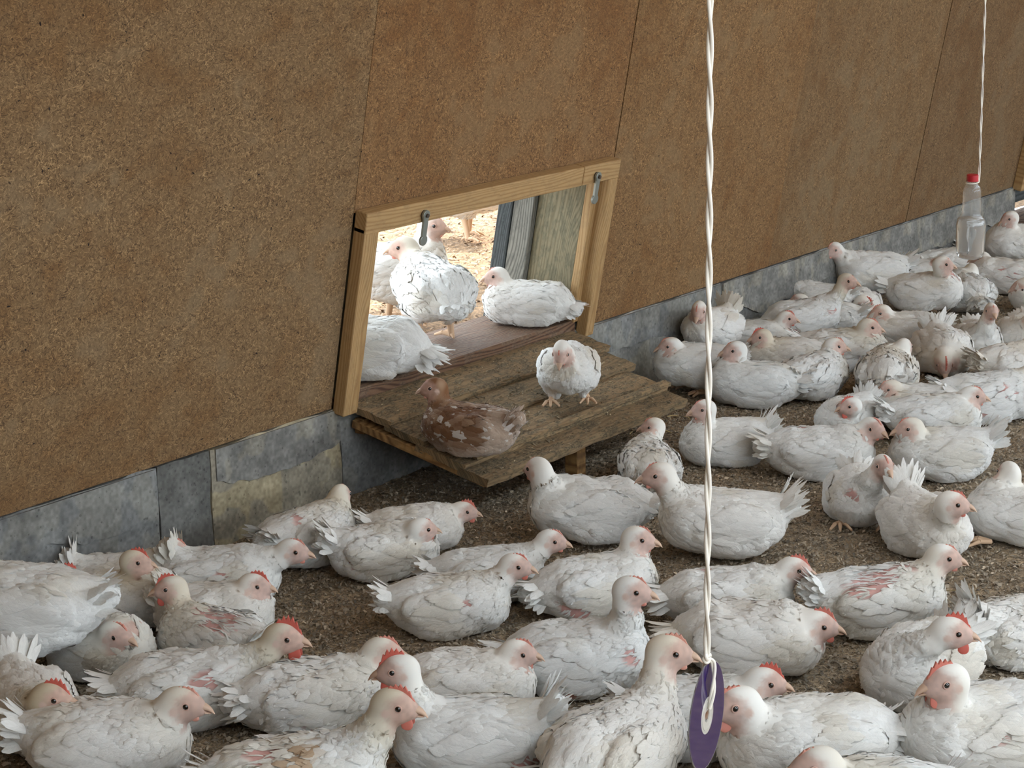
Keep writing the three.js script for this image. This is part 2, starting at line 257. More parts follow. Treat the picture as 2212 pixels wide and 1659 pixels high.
// ------------------------------------------------------------------ ramp of overlapping planks
{
  const ramp = thing('wooden_ramp', 'dirty wooden ramp of overlapping planks below the doorway', 'ramp');
  ramp.position.set(4.254, 0.26, 0.0);
  const A = Math.atan(0.2205);
  const RZ = new THREE.Matrix4().makeRotationX(A);
  const r = rng(9);
  const plank = (x0, x1, v0, v1, y0, th, m, tilt, seed) => {
    const nx = 40, g = new THREE.BoxGeometry(x1 - x0, th, v1 - v0, nx, 2, 10); const p = g.attributes.position, uv = g.attributes.uv, off = r();
    for (let k = 0; k < p.count; k++) {
      const x = p.getX(k), y = p.getY(k), z = p.getZ(k), ex = Math.abs(x) > (x1 - x0) / 2 - 1e-4, ez = Math.abs(z) > (v1 - v0) / 2 - 1e-4;
      uv.setXY(k, x / 1.2 + off, z / 0.3 + y / 0.3 + off);
      p.setY(k, y + fbm(x * 11 + seed * 9, seed, z * 30, 3) * 0.004 + (y > 0 && (ex || ez) ? -0.0025 : 0)); if (ez) p.setZ(k, z + fbm(x * 16, seed, y * 40, 3) * 0.008); if (ex) p.setX(k, x + fbm(z * 26, seed, y * 30, 2) * 0.012);
    }
    g.rotateX(tilt); g.translate((x0 + x1) / 2, y0 - th / 2, (v0 + v1) / 2); g.computeVertexNormals(); g.applyMatrix4(RZ); part('plank', g, m, ramp);
  };
  plank(0.0, 1.13, -0.015, 0.150, 0.018, 0.022, M.rampWood, 0.02, 1);
  plank(0.002, 1.10, 0.13, 0.275, 0.005, 0.022, M.rampWood2, 0.02, 2);
  plank(-0.003, 1.05, 0.255, 0.430, -0.008, 0.024, M.rampWood, 0.0, 3);
  plank(0.0, 1.045, 0.405, 0.512, -0.019, 0.026, M.rampWood2, 0.0, 4);
  plank(0.035, 0.62, 0.118, 0.145, 0.016, 0.014, M.rampWood, 0, 5);
  plank(0.05, 1.06, 0.41, 0.435, 0.008, 0.014, M.rampWood, 0, 6);
  // end-grain cleat under the left edge, bearers and a support leg
  const cleat = (x0, x1, y0, y1, v0, v1) => { const g = boxUV(box(x0, x1, y0, y1, v0, v1, 0.003)); g.applyMatrix4(RZ); part('bearer', g, M.rampEnd, ramp); };
  cleat(0.0, 0.05, -0.05, -0.026, 0.02, 0.5); cleat(0.98, 1.03, -0.052, -0.03, 0.02, 0.5);
  part('support_leg', boxUV(box(0.5, 0.545, -0.26, -0.12, 0.40, 0.445, 0.003)), M.rampEnd, ramp);
  // ledger against the concrete
  part('ledger', boxUV(box(0.02, 1.1, -0.075, -0.03, 0.004, 0.04, 0.003)), M.rampEnd, ramp);
}

// ------------------------------------------------------------------ chickens
const BIRDS = [
  {n:'L1',p:[3.255,0.0,0.088],r:311.1,s:0.92,h:[0.1625,0.1435,0.0024],hy:-10,l:'white chicken with raised pointed tail against the concrete, small orange comb',comb:0.45,red:0.6,tp:72,tl:1.0},
  {n:'L2',p:[3.402,0.0,0.315],r:298.1,s:1.05,h:[0.1664,0.1302,-0.0044],hy:3,l:'white chicken with bare throat beside the concrete, its tail raised behind the orange-combed hen',comb:0.4,red:0.5,tp:65,tl:0.9,pat:[[0.03,0.03,0.1,0.03]]},
  {n:'L3',p:[3.168,0.0,0.232],r:301.1,s:1.0,h:[0.0211,0.1615,0.01],hy:5,l:'white chicken with red comb and wattle, long grey neck, next to the blurred standing bird',comb:0.75,red:0.9,wat:0.9,ncol:1},
  {n:'L4',p:[2.747,0.0,0.32],r:128.1,s:1.3,h:[0.0846,0.2162,-0.0018],hy:-2,l:'large fluffy white chicken standing at the left edge, tail end towards the flock',tp:10,tl:0.7,stand:0.085,pat:[[-0.12,-0.04,0.03,0.06]]},
  {n:'L5',p:[2.974,0.0,0.095],r:316.1,s:0.95,h:[0.094,0.1487,-0.0072],hy:10,l:'white chicken with red comb directly behind the large one standing at the left edge',comb:0.8,red:1},
  {n:'L6',p:[2.914,0.0,0.406],r:271.1,s:1.05,h:[0.0839,0.1143,0.0358],hy:10,l:'white chicken with orange comb edge sitting below the large standing chicken',comb:0.4,red:0.6,ncol:0.5},
  {n:'L7',p:[3.078,-0.0,0.586],r:96.1,s:1.0,h:[0.1159,0.1647,0.011],hy:35,l:'white chicken with bare purple back, red comb, head turned to the left',comb:0.8,red:0.9,wat:0.9,rf:0.8,ncol:0.6,pat:[[-0.03,0.06,-0.02,0.075]]},
  {n:'L8',p:[3.215,0.0,0.477],r:306.1,s:1.0,h:[0.0872,0.1303,0.0],hy:-5,l:'white chicken with bright red comb just behind the bare-backed one',comb:0.8,red:1,wat:0.6,tp:50},
  {n:'L10',p:[2.836,0.0,0.771],r:309.1,s:1.12,h:[0.1707,0.1593,0.0019],hy:-8,l:'white chicken stretching its tall tan neck, tall jagged red comb and big wattle',comb:1.15,red:1,wat:1.3,tp:-8,rf:0.4,ncol:0.9,pat:[[-0.09,0.03,-0.07,0.045],[0.05,0.045,0.08,0.04]]},
  {n:'L11',p:[2.567,0.0,0.568],r:241.1,s:1.1,h:[0.1405,0.138,-0.0119],hy:62,l:'white chicken in the bottom left corner with red comb and grey neck',comb:0.9,red:0.9,wat:0.8,tp:45,ncol:1},
  {n:'L12',p:[2.539,0.0,0.836],r:301.1,s:1.18,h:[0.1239,0.1352,0.001],hy:2,l:'plump white chicken at the bottom left with a small pale comb',comb:0.4,red:0.3,ncol:0.4},
  {n:'L14',p:[2.619,0.0,1.267],r:311.1,s:1.18,h:[0.148,0.1817,0.0011],hy:-13,l:'white chicken with rust-stained back and grey neck, at the bottom edge',comb:0.75,red:0.8,wat:0.8,tp:-5,rf:0.5,ncol:0.9,stain:1,pat:[[-0.07,0.06,0.03,0.04]]},
  {n:'L15',p:[2.955,-0.0,1.016],r:318.1,s:1.1,h:[0.1224,0.1385,-0.0027],hy:-12,l:'white ruffled chicken behind the left-facing red-combed one, pale comb edge',comb:0.55,red:0.6,tp:-5,rf:0.8,pat:[[-0.02,-0.02,0.1,0.03]]},
  {n:'L16',p:[2.954,0.0,1.4],r:126.1,s:1.12,h:[0.1159,0.1911,0.0],hy:0,l:'white chicken facing left with upright tail, red comb and wattle, in the bottom middle',comb:1.0,red:0.9,wat:1,tp:38,tl:1.1,ncol:0.3,pat:[[-0.13,-0.02,-0.06,0.06],[-0.13,-0.02,0.06,0.06]]},
  {n:'L17',p:[3.189,0.0,1.234],r:304.1,s:1.02,h:[0.0981,0.132,0.0013],hy:-3,l:'white chicken with a pink wattle directly behind the upright-tailed one',comb:0.5,red:0.5,wat:0.5},
  {n:'L18',p:[3.556,0.0,0.903],r:308.1,s:1.02,h:[0.1444,0.1523,0.0003],hy:-10,l:'smooth white chicken resting alone in the middle of the litter',comb:0.4,red:0.8,wat:0.35,tp:12,pat:[[0.05,0.03,0.1,0.02],[-0.12,0,0.04,0.03]]},
  {n:'L19',p:[3.779,0.0,0.851],r:310.1,s:0.98,h:[0.1504,0.1471,0.0011],hy:-9,l:'white chicken whose upright neck rises behind the smooth resting one',comb:0.4,red:0.6,tp:5},
  {n:'L20',p:[3.788,0.0,0.515],r:316.1,s:1.0,h:[0.085,0.125,0.04],hy:10,l:'white chicken with spread tail feathers between the bare-backed one and the smooth resting one',tp:32,tl:1.0,rf:0.5,pat:[[-0.1,0,0.07,0.04]]},
  {n:'L21',p:[3.982,0.0,0.461],r:311.1,s:0.9,h:[0.1375,0.1117,0.0002],hy:-10,l:'white chicken with serrated pink comb closest to the dark under the ramp',comb:0.85,red:0.75,wat:0.5},
  {n:'L22',p:[3.774,-0.0,0.273],r:354.1,s:1.05,h:[0.1188,0.1321,-0.018],hy:22,l:'white chicken by the concrete seen from behind, bare pink lower back',comb:0.2,ncol:0.7,pat:[[-0.1,0.03,0.01,0.05],[-0.06,0.06,0.02,0.035]]},
  {n:'M1',p:[4.272,0.0,0.799],r:134.1,s:1.15,h:[0.11,0.1823,-0.0035],hy:-58,l:'fluffy white chicken in front of the ramp turning its head away',comb:0.2,tp:-12,tl:0.6,stand:0.02,fluff:1,pat:[[-0.12,-0.01,0.06,0.045]]},
  {n:'M2',p:[4.357,0.0,1.153],r:128.1,s:1.17,h:[0.1312,0.1922,-0.0001],hy:0,l:'white chicken crouching with raised frayed tail, behind the hanging string',comb:0.3,red:0.4,tp:28,tl:1.1,stand:0.02},
  {n:'M3',p:[4.8,0.0,0.663],r:41.1,s:0.95,h:[0.1319,0.15,0.0358],hy:75,l:'dirty ruffled white chicken near the ramp corner, seen from the rear',comb:0.35,red:0.5,tp:-15,rf:0.9,pat:[[-0.08,0.04,0.0,0.045]]},
  {n:'M4',p:[5.124,0.0,0.724],r:141.1,s:1.02,h:[0.0687,0.1732,-0.0178],hy:-5,l:'white chicken with raised tail sitting beside the ramp, facing left',comb:0.3,red:0.4,tp:35,tl:0.9},
  {n:'M5',p:[5.166,0.0,1.036],r:298.1,s:1.1,h:[0.1263,0.1319,0.0012],hy:-42,l:'white chicken with bare grey back patch, face turned towards the camera',comb:0.4,red:0.5,tp:5,pat:[[-0.05,0.06,-0.04,0.045]]},
  {n:'M6',p:[5.326,0.0,1.323],r:136.1,s:1.1,h:[0.0846,0.1412,-0.0089],hy:-5,l:'white chicken with raised fan tail facing the white hen that looks at the camera',comb:0.35,red:0.4,tp:30,tl:1.0},
  {n:'M7',p:[4.838,0.0,1.312],r:208.1,s:1.02,h:[0.127,0.1861,-0.0566],hy:23,l:'white chicken facing the camera with bare pink crop and visible toes',comb:0.35,red:0.5,feet:1,pat:[[0.12,0.03,0.02,0.04]]},
  {n:'M8',p:[4.68,0.0,1.584],r:231.1,s:1.12,h:[0.133,0.156,0.0073],hy:67,l:'round white chicken with its tail standing straight up behind its head',comb:0.5,red:0.7,tp:65,tl:1.0},
  {n:'M9',p:[4.913,0.0,1.742],r:116.1,s:1.1,h:[0.0281,0.1564,0.0189],hy:-70,l:'white chicken at the right edge with its head turned away',comb:0.1,feet:1},
  {n:'M10',p:[5.584,0.0,0.899],r:178.1,s:0.95,h:[0.0868,0.1318,-0.0617],hy:-44,l:'white chicken with red comb and wattle behind the bare-backed hen',comb:0.7,red:0.9,wat:0.9,tp:35},
  {n:'M11',p:[5.82,0.0,1.018],r:128.1,s:1.0,h:[0.0803,0.1223,-0.0019],hy:1,l:'white chicken with pale narrow head facing left, behind the right-facing pink-faced one',comb:0.25,red:0.3},
  {n:'M12',p:[5.709,0.0,1.147],r:308.1,s:1.05,h:[0.1029,0.128,-0.0011],hy:-7,l:'white chicken facing right with orange comb edge, between two left-facing ones',comb:0.4,red:0.5},
  {n:'M13',p:[6.028,0.0,1.193],r:314.1,s:1.15,h:[0.127,0.1317,-0.0011],hy:2,l:'white chicken cut by the right edge with a bare pink wing patch',pat:[[0.02,0.04,0.1,0.035],[-0.05,-0.02,0.1,0.03]]},
  {n:'M14',p:[6.167,0.0,0.76],r:21.1,s:1.1,h:[0.085,0.125,0.04],hy:-15,l:'ruffled off-white chicken with its head tucked in, middle right of the flock',tp:-15,rf:0.9},
  {n:'M15',p:[6.545,0.0,0.79],r:214.1,s:1.15,h:[0.1357,0.0614,0.0201],hy:2,l:'white chicken bowing its head so only the red comb shows',hp:60,comb:0.6,red:0.7,tp:45,tl:0.9,rf:0.4},
  {n:'M16',p:[6.8,0.0,0.809],r:208.1,s:0.98,h:[0.1302,0.2046,-0.0339],hy:13,l:'white chicken stretching up a bare pink-crowned head towards us',comb:0.1},
  {n:'M17',p:[6.966,0.0,0.904],r:196.1,s:1.0,h:[0.1164,0.1494,-0.051],hy:30,l:'white chicken at the right edge behind the one with stretched neck',rf:0.4},
  {n:'M18',p:[6.525,0.0,1.07],r:326.1,s:1.05,h:[0.1252,0.0744,-0.0036],hy:-10,l:'white chicken back at the right edge above the pink-winged hen',rf:0.3},
  {n:'M19',p:[5.785,0.0,0.442],r:118.1,s:1.1,h:[0.0458,0.1633,0.0125],hy:11,l:'white chicken with raw red rump facing left near the ramp corner',comb:0.2,tp:-5,pat:[[-0.1,0.0,0.05,0.045]]},
  {n:'M20',p:[5.822,0.0,0.2],r:136.1,s:1.05,h:[0.0804,0.1612,-0.0096],hy:-5,l:'white chicken walking towards the ramp along the concrete',comb:0.35,red:0.4,wat:0.3,stand:0.03},
  {n:'M21',p:[6.111,0.0,0.1],r:181.1,s:1.0,h:[0.1218,0.2489,-0.0189],hy:15,l:'white chicken standing tall against the concrete with drooped orange beak',hp:35,comb:0.25,tp:55,tl:1.0,stand:0.1},
  {n:'M22',p:[6.2,0.0,0.333],r:136.1,s:1.0,h:[0.0754,0.144,-0.0105],hy:-4,l:'cream-necked chicken with red comb facing left amid the flock',comb:0.7,red:0.9,wat:0.5,ncol:0.6},
  {n:'M23',p:[6.008,0.0,0.565],r:351.1,s:1.05,h:[0.1231,0.1375,-0.0119],hy:-48,l:'white chicken seen from behind with a pink streak down its rump, looking right',comb:0.4,red:0.5,rf:0.5,pat:[[-0.09,0.04,0,0.03],[-0.11,-0.01,0.0,0.03]]},
  {n:'M24',p:[6.447,0.0,0.101],r:298.1,s:0.95,h:[0.1107,0.1424,0.0034],hy:0,l:'white chicken with domed pink comb facing right by the concrete',comb:0.6,red:0.7,ncol:0.3},
  {n:'M25',p:[6.403,0.0,0.486],r:298.1,s:1.1,h:[0.0685,0.1406,0.0093],hy:0,l:'grey-necked white chicken sitting upright in the middle of the far flock',comb:0.45,red:0.5,ncol:0.7},
  {n:'M26',p:[6.777,0.0,0.511],r:128.1,s:1.08,h:[0.0647,0.1309,-0.0025],hy:8,l:'white chicken facing left with pink face, smooth rounded back',comb:0.4,red:0.5},
  {n:'M27',p:[7.142,0.0,0.174],r:211.1,s:0.95,h:[0.1349,0.1075,-0.0009],hy:65,l:'white chicken with bright red comb bowing between its neighbours',hp:45,comb:0.8,red:1},
  {n:'M28',p:[6.852,0.0,0.154],r:121.1,s:1.0,h:[0.085,0.125,0.04],hy:5,l:'white chicken back behind the grey-necked upright one'},
  {n:'M29',p:[6.648,0.0,0.189],r:308.1,s:1.0,h:[0.156,0.2447,0.0007],hy:-27,l:'white chicken with neat folded wing and yellowish head along the concrete',comb:0.1,tp:-25,tl:1.1,ncol:0.8,stand:0.045,pat:[[-0.03,-0.035,0.09,0.04],[0.12,0.03,0.06,0.03]]},
  {n:'M30',p:[6.981,0.0,0.082],r:121.1,s:0.82,h:[0.2212,0.2114,-0.0075],hy:7,l:'white chicken head poking out left behind the neat-winged one',comb:0.2,stand:0.08},
  {n:'M31',p:[7.361,-0.0,0.105],r:146.1,s:1.1,h:[0.1493,0.2363,0.0052],hy:15,l:'white chicken pressed against the concrete, topmost of the far flock',comb:0.3,red:0.3,stand:0.085},
  {n:'M32',p:[7.373,-0.0,0.347],r:284.1,s:1.08,h:[0.0595,0.2028,0.0305],hy:17,l:'white chicken looking right towards the hanging bottle with bare pink crop',comb:0.15,ncol:0.3,stand:0.03,pat:[[0.13,0.06,0.02,0.03]]},
  {n:'M33',p:[7.839,0.0,0.1],r:306.1,s:1.0,h:[0.085,0.125,0.04],hy:-180,l:'white chicken back half hidden behind the one looking at the bottle'},
  {n:'M34',p:[8.159,0.0,0.1],r:316.1,s:1.0,h:[0.085,0.125,0.04],hy:-10,l:'white chicken back lying by the concrete left of the hanging bottle'},
  {n:'M35',p:[7.588,0.0,0.424],r:41.1,s:1.1,h:[0.085,0.125,0.04],hy:-5,l:'fluffy cream chicken seen from behind just below the hanging bottle',tp:-20,rf:0.3,fluff:1},
  {n:'M36',p:[7.995,0.0,0.405],r:116.1,s:1.05,h:[0.085,0.125,0.04],hy:0,l:'white chicken with bare pink side right of the hanging bottle',pat:[[-0.02,0.03,0.09,0.05],[-0.02,0.03,-0.09,0.05]]},
  {n:'M37',p:[8.519,0.0,0.138],r:306.1,s:1.0,h:[0.085,0.125,0.04],hy:0,l:'white chicken low behind the bottle with its tail showing'},
  {n:'M38',p:[8.414,-0.0,0.289],r:146.1,s:1.1,h:[0.0536,0.2273,-0.0296],hy:-10,l:'white chicken standing tallest at the far right end of the concrete',hp:20,comb:0.2,stand:0.06},
  {n:'M39',p:[7.705,0.0,0.692],r:128.1,s:1.0,h:[0.0852,0.0956,-0.0017],hy:2,l:'pink-faced chicken peeking in at the right edge of the far flock',comb:0.4,red:0.7},
  {n:'R1',p:[3.942,0.0,1.435],r:303.1,s:1.05,h:[0.1333,0.1314,0.0001],hy:-5,l:'white chicken with serrated red comb, tail touching the bare-throated hen',comb:0.8,red:0.8,wat:0.6,tp:-8,tl:1.1,pat:[[-0.06,0.06,-0.02,0.04]]},
  {n:'R2',p:[3.727,0.0,1.614],r:291.1,s:1.15,h:[0.1188,0.102,0.0043],hy:7,l:'plump white chicken with its neck stretched low, red comb, right of the string',comb:0.8,red:0.8,wat:0.4,tp:-20},
  {n:'R3',p:[4.11,-0.0,1.734],r:311.1,s:1.1,h:[0.1288,0.1522,-0.0005],hy:-13,l:'white chicken with a large plucked purple back and raw rump',comb:0.3,red:0.5,tp:22,rf:0.5,pat:[[-0.02,0.07,0.05,0.075],[-0.11,-0.01,0.05,0.045]]},
  {n:'R4',p:[3.775,0.0,1.98],r:174.1,s:1.15,h:[0.0512,0.167,-0.0931],hy:127,l:'white chicken with upright red comb looking right, one foot stretched out',comb:0.9,red:0.9,wat:0.9,tp:15,rf:0.4,feet:1},
  {n:'R5',p:[4.119,0.0,2.078],r:326.1,s:1.05,h:[0.1044,0.1165,-0.0111],hy:-10,l:'white chicken leaving at the right edge with ruffled upright tail',tp:50,tl:1.1,rf:0.8},
  {n:'R6',p:[3.519,0.0,2.222],r:146.1,s:1.22,h:[0.0731,0.1661,-0.0225],hy:-5,l:'white chicken facing left in the bottom right corner with pink comb and wattle',comb:0.85,red:0.8,wat:0.9,pat:[[0.03,0.02,-0.1,0.03]]},
  {n:'R8',p:[3.305,0.0,1.743],r:303.1,s:1.1,h:[0.1011,0.1311,0.0018],hy:-5,l:'white chicken head with red comb looking right, just right of the shiny disc',comb:0.95,red:0.9,wat:0.8},
  {n:'R9',p:[3.267,0.0,1.972],r:142.1,s:1.25,h:[0.1106,0.1466,-0.007],hy:-1,l:'white chicken half hidden by the shiny disc, facing left',comb:0.5,red:0.6,wat:0.9,tp:-12},
  {n:'R10',p:[3.091,0.0,2.181],r:128.1,s:1.2,h:[0.0644,0.1326,-0.0025],hy:3,l:'pink chicken head at the very bottom edge',comb:0.25,red:0.3},
  {n:'C1',p:[3.432,0.0,1.356],r:304.1,s:1.12,h:[0.0921,0.1991,0.0015],hy:-6,l:'white chicken with long bare neck raised high, looking right',comb:0.4,red:0.5,tp:-10,ncol:0.2,pat:[[0.12,0.02,0.06,0.03],[-0.03,-0.05,0.1,0.03]]},
  {n:'C2',p:[3.055,0.0,1.688],r:354.1,s:1.22,h:[0.1333,0.1867,-0.0019],hy:-51,l:'big white chicken seen from behind, cream neck raised beside the shiny disc',comb:0.55,red:0.15,tp:-20,rf:0.4,ncol:0.5,pat:[[-0.12,0,0.02,0.05]]},
  {n:'C3',p:[3.841,0.0,1.128],r:321.1,s:1.08,h:[0.0919,0.1597,-0.0115],hy:-23,l:'white chicken with pink side, sitting below the fluffy one that turns away',comb:0.4,red:0.6,tp:-10,rf:0.4,pat:[[-0.08,-0.02,0.08,0.05]]},
  {n:'D1',p:[4.305,0.183,0.386],r:101.1,s:1.0,h:[0.1058,0.1658,0.0136],hy:23,l:'brown and white mottled chicken sitting on the ramp',comb:0.15,red:0.2,tp:30,tl:0.7,brown:1},
  {n:'D2',p:[4.857,0.191,0.348],r:214.1,s:1.0,h:[0.1357,0.1898,0.0205],hy:-13,l:'white chicken standing on the ramp with its head tucked down',hp:50,comb:0.15,tp:-25,stand:0.045},
  {n:'D3',p:[5.266,0.312,-0.1],r:118.1,s:1.05,h:[0.0887,0.1454,0.0065],hy:9,l:'white chicken sitting at the right of the doorway sill, facing out',comb:0.3,red:0.4,wat:0.3,tp:-32,tl:0.8,pat:[[-0.1,0.0,0.06,0.03]]},
  {n:'D4',p:[4.884,0.312,-0.183],r:64.1,s:1.25,h:[0.1394,0.2204,-0.0083],hy:57,l:'bluish white chicken standing in the doorway, looking out left',comb:0.1,tp:-50,tl:0.5,ncol:0.8,stand:0.075,pat:[[-0.1,-0.01,0.0,0.04]]},
  {n:'D5',p:[4.434,0.312,-0.1],r:118.1,s:1.32,h:[0.0405,0.1213,0.0133],hy:10,l:'white chicken sitting in the doorway, head hidden by the left jamb',tp:-32,tl:1.0,pat:[[-0.02,0.04,0.09,0.06]]},
  {n:'O1',p:[5.996,0.05,-1.226],r:321.1,s:1.5,h:[0.0942,0.2488,-0.0109],hy:-25,l:'sunlit cream chicken standing just outside the doorway',comb:0.3,red:0.3,tp:25,stand:0.08},
  {n:'O3',p:[7.688,0.05,-2.159],r:291.1,s:1.5,h:[0.1338,0.2054,0.0003],hy:5,l:'sunlit white chicken far outside with only belly and legs visible',stand:0.09},
];

const Q = 0.82; // trunk size against the head
function makeField(b) {
  const st = b.stand ?? 0, bp = (b.bp ?? (st ? 6 : 3)) * DEG, by = 0.08 * Q + st, prims = [];
  const cb = Math.cos(bp), sb = Math.sin(bp);
  const Bp = (x, y, z) => [(x * cb - y * sb) * Q, (x * sb + y * cb) * Q + by, z * Q];
  const E = (c, r, pitch, yaw, roll, k, tag) => { // ellipsoid with its own frame
    const m = new THREE.Matrix4().makeRotationFromEuler(new THREE.Euler(roll, yaw, pitch, 'YZX')), e = m.elements;
    r = r.map((v) => v * Q); prims.push({ t: 0, c, r, R: [e[0], e[1], e[2], e[4], e[5], e[6], e[8], e[9], e[10]], k, tag });
  };
  const Cp = (a, c, ra, rb, k, tag) => { const d = [c[0] - a[0], c[1] - a[1], c[2] - a[2]]; prims.push({ t: 1, a, d, l2: d[0] ** 2 + d[1] ** 2 + d[2] ** 2, ra, rb, k, tag }); };
  E(Bp(0, 0, 0), [0.138, 0.082, 0.1], bp, 0, 0, 0.03, 'body');
  E(Bp(0.078, -0.004, 0), [0.082, 0.076, 0.083], bp, 0, 0, 0.03, 'breast');
  E(Bp(-0.098, 0.0, 0), [0.07, 0.062, 0.075], bp, 0, 0, 0.04, 'rump');
  const tp = (b.tp ?? 14) * DEG, tb = Bp(-0.125, 0.018, 0), td = [-Math.cos(tp), Math.sin(tp), 0], tl = b.tl ?? 0.9;
  const te = [tb[0] + td[0] * 0.062 * (0.6 + 0.4 * tl), tb[1] + td[1] * 0.062 * (0.6 + 0.4 * tl), 0];
  Cp([tb[0] + 0.012, tb[1] - 0.004, 0], te, 0.05, 0.021, 0.035, 'tail');
  for (const s of [-1, 1]) {
    E(Bp(-0.035, -0.036, s * 0.062), [0.085, 0.05, 0.046], bp - 0.1, 0, 0, 0.02, 'thigh');
    E(Bp(-0.022, 0.014, s * 0.073), [0.112, 0.053, 0.029], bp - 0.12, s * 0.1, -s * 0.24, 0.009, 'wing');
    if (st > 0.04) Cp(Bp(-0.02, -0.05, s * 0.055), Bp(-0.012, -0.098, s * 0.05), 0.032, 0.014, 0.02, 'thigh');
  }
  const H = b.h, hy = b.hy * DEG, hp = -(b.hp ?? 8) * DEG;
  const F = [Math.cos(hp) * Math.cos(hy), Math.sin(hp), -Math.cos(hp) * Math.sin(hy)];
  const side = [Math.sin(hy), 0, Math.cos(hy)];
  const Up = [F[1] * side[2] * -1 + 0, 0, 0]; // replaced below
  Up[0] = side[1] * F[2] - side[2] * F[1]; Up[1] = side[2] * F[0] - side[0] * F[2]; Up[2] = side[0] * F[1] - side[1] * F[0];
  if (Up[1] < 0) { Up[0] *= -1; Up[1] *= -1; Up[2] *= -1; }
  const hl = (x, y, z) => [H[0] + F[0] * x + Up[0] * y + side[0] * z, H[1] + F[1] * x + Up[1] * y + side[1] * z, H[2] + F[2] * x + Up[2] * y + side[2] * z];
  const N0 = Bp(0.078, 0.026, 0), HB = hl(-0.013, -0.008, 0);
  const rise = Math.max(0, HB[1] - N0[1]);
  const Cc = [N0[0] + (HB[0] - N0[0]) * 0.55 + 0.012 + rise * 0.1, N0[1] + (HB[1] - N0[1]) * 0.38, (HB[2]) * 0.4];
  const neck = []; const nN = 6;
  for (let i = 0; i <= nN; i++) { const t = i / nN, u = 1 - t; neck.push([0, 1, 2].map((k) => u * u * N0[k] + 2 * u * t * Cc[k] + t * t * HB[k])); }
  const nr = (t) => 0.049 * (1 - t) ** 2 + 0.034 * (1 - t) * t + 0.0205 * t * t;
  for (let i = 0; i < nN; i++) Cp(neck[i], neck[i + 1], nr(i / nN), nr((i + 1) / nN), 0.018, 'neck');
  const headPrims0 = prims.length;
  const euler = (c, r, k) => prims.push({ t: 0, c, r, R: [F[0], F[1], F[2], Up[0], Up[1], Up[2], side[0], side[1], side[2]], k, tag: 'head' });
  euler(hl(-0.002, 0.002, 0), [0.034, 0.0275, 0.0235], 0.012);
  euler(hl(0.022, -0.004, 0), [0.021, 0.0165, 0.0145], 0.012);
  euler(hl(0.004, -0.012, 0), [0.022, 0.017, 0.0185], 0.01);
  const n = prims.length;
  const lump = b.fluff ? 0.006 : 0.004, sd = b.seed * 3.7;
  const distTo = (q, x, y, z) => {
    if (q.t === 0) {
      const dx = x - q.c[0], dy = y - q.c[1], dz = z - q.c[2], R = q.R;
      const a = (dx * R[0] + dy * R[1] + dz * R[2]) / q.r[0], c = (dx * R[3] + dy * R[4] + dz * R[5]) / q.r[1], e = (dx * R[6] + dy * R[7] + dz * R[8]) / q.r[2];
      const k0 = Math.sqrt(a * a + c * c + e * e); if (k0 < 1e-6) return -Math.min(...q.r);
      const a2 = a / q.r[0], c2 = c / q.r[1], e2 = e / q.r[2]; return k0 * (k0 - 1) / Math.sqrt(a2 * a2 + c2 * c2 + e2 * e2);
    }
    const dx = x - q.a[0], dy = y - q.a[1], dz = z - q.a[2]; let t = (dx * q.d[0] + dy * q.d[1] + dz * q.d[2]) / q.l2; t = t < 0 ? 0 : t > 1 ? 1 : t;
    const ex = dx - q.d[0] * t, ey = dy - q.d[1] * t, ez = dz - q.d[2] * t; return Math.sqrt(ex * ex + ey * ey + ez * ez) - (q.ra + (q.rb - q.ra) * t);
  };
  const f = (x, y, z, head = true) => {
    let d = 1e3; const m = head ? n : headPrims0 + 1;
    for (let i = 0; i < m; i++) { const q = prims[i], e = distTo(q, x, y, z), k = q.k, h = k - Math.abs(d - e); d = Math.min(d, e) - (h > 0 ? h * h / k * 0.25 : 0); }
    if (d < 0.04 && d > -0.04) { const hx = (x - H[0]) ** 2 + (y - H[1]) ** 2 + (z - H[2]) ** 2; if (hx > 0.0022) d += lump * vnoise(x * 26 + sd, y * 34, z * 30) + lump * 0.5 * vnoise(x * 60, y * 70 + sd, z * 65); }
    const floor = 0.003 - y; return st > 0.02 ? d : (d > floor ? d : floor);
  };
  const nearest = (x, y, z) => { let best = 1e9, q = null; for (const p of prims) { const e = distTo(p, x, y, z); if (e < best) { best = e; q = p; } } return q; };
  const grad = (x, y, z) => { const e = 0.0015, d = f(x, y, z), g = [f(x + e, y, z) - d, f(x, y + e, z) - d, f(x, y, z + e) - d], l = Math.hypot(...g) || 1; return [g[0] / l, g[1] / l, g[2] / l, d]; };
  return { f, grad, nearest, H, F, Up, side, hl, neck, Bp, te, td, tl, tp, st, by, bp };
}
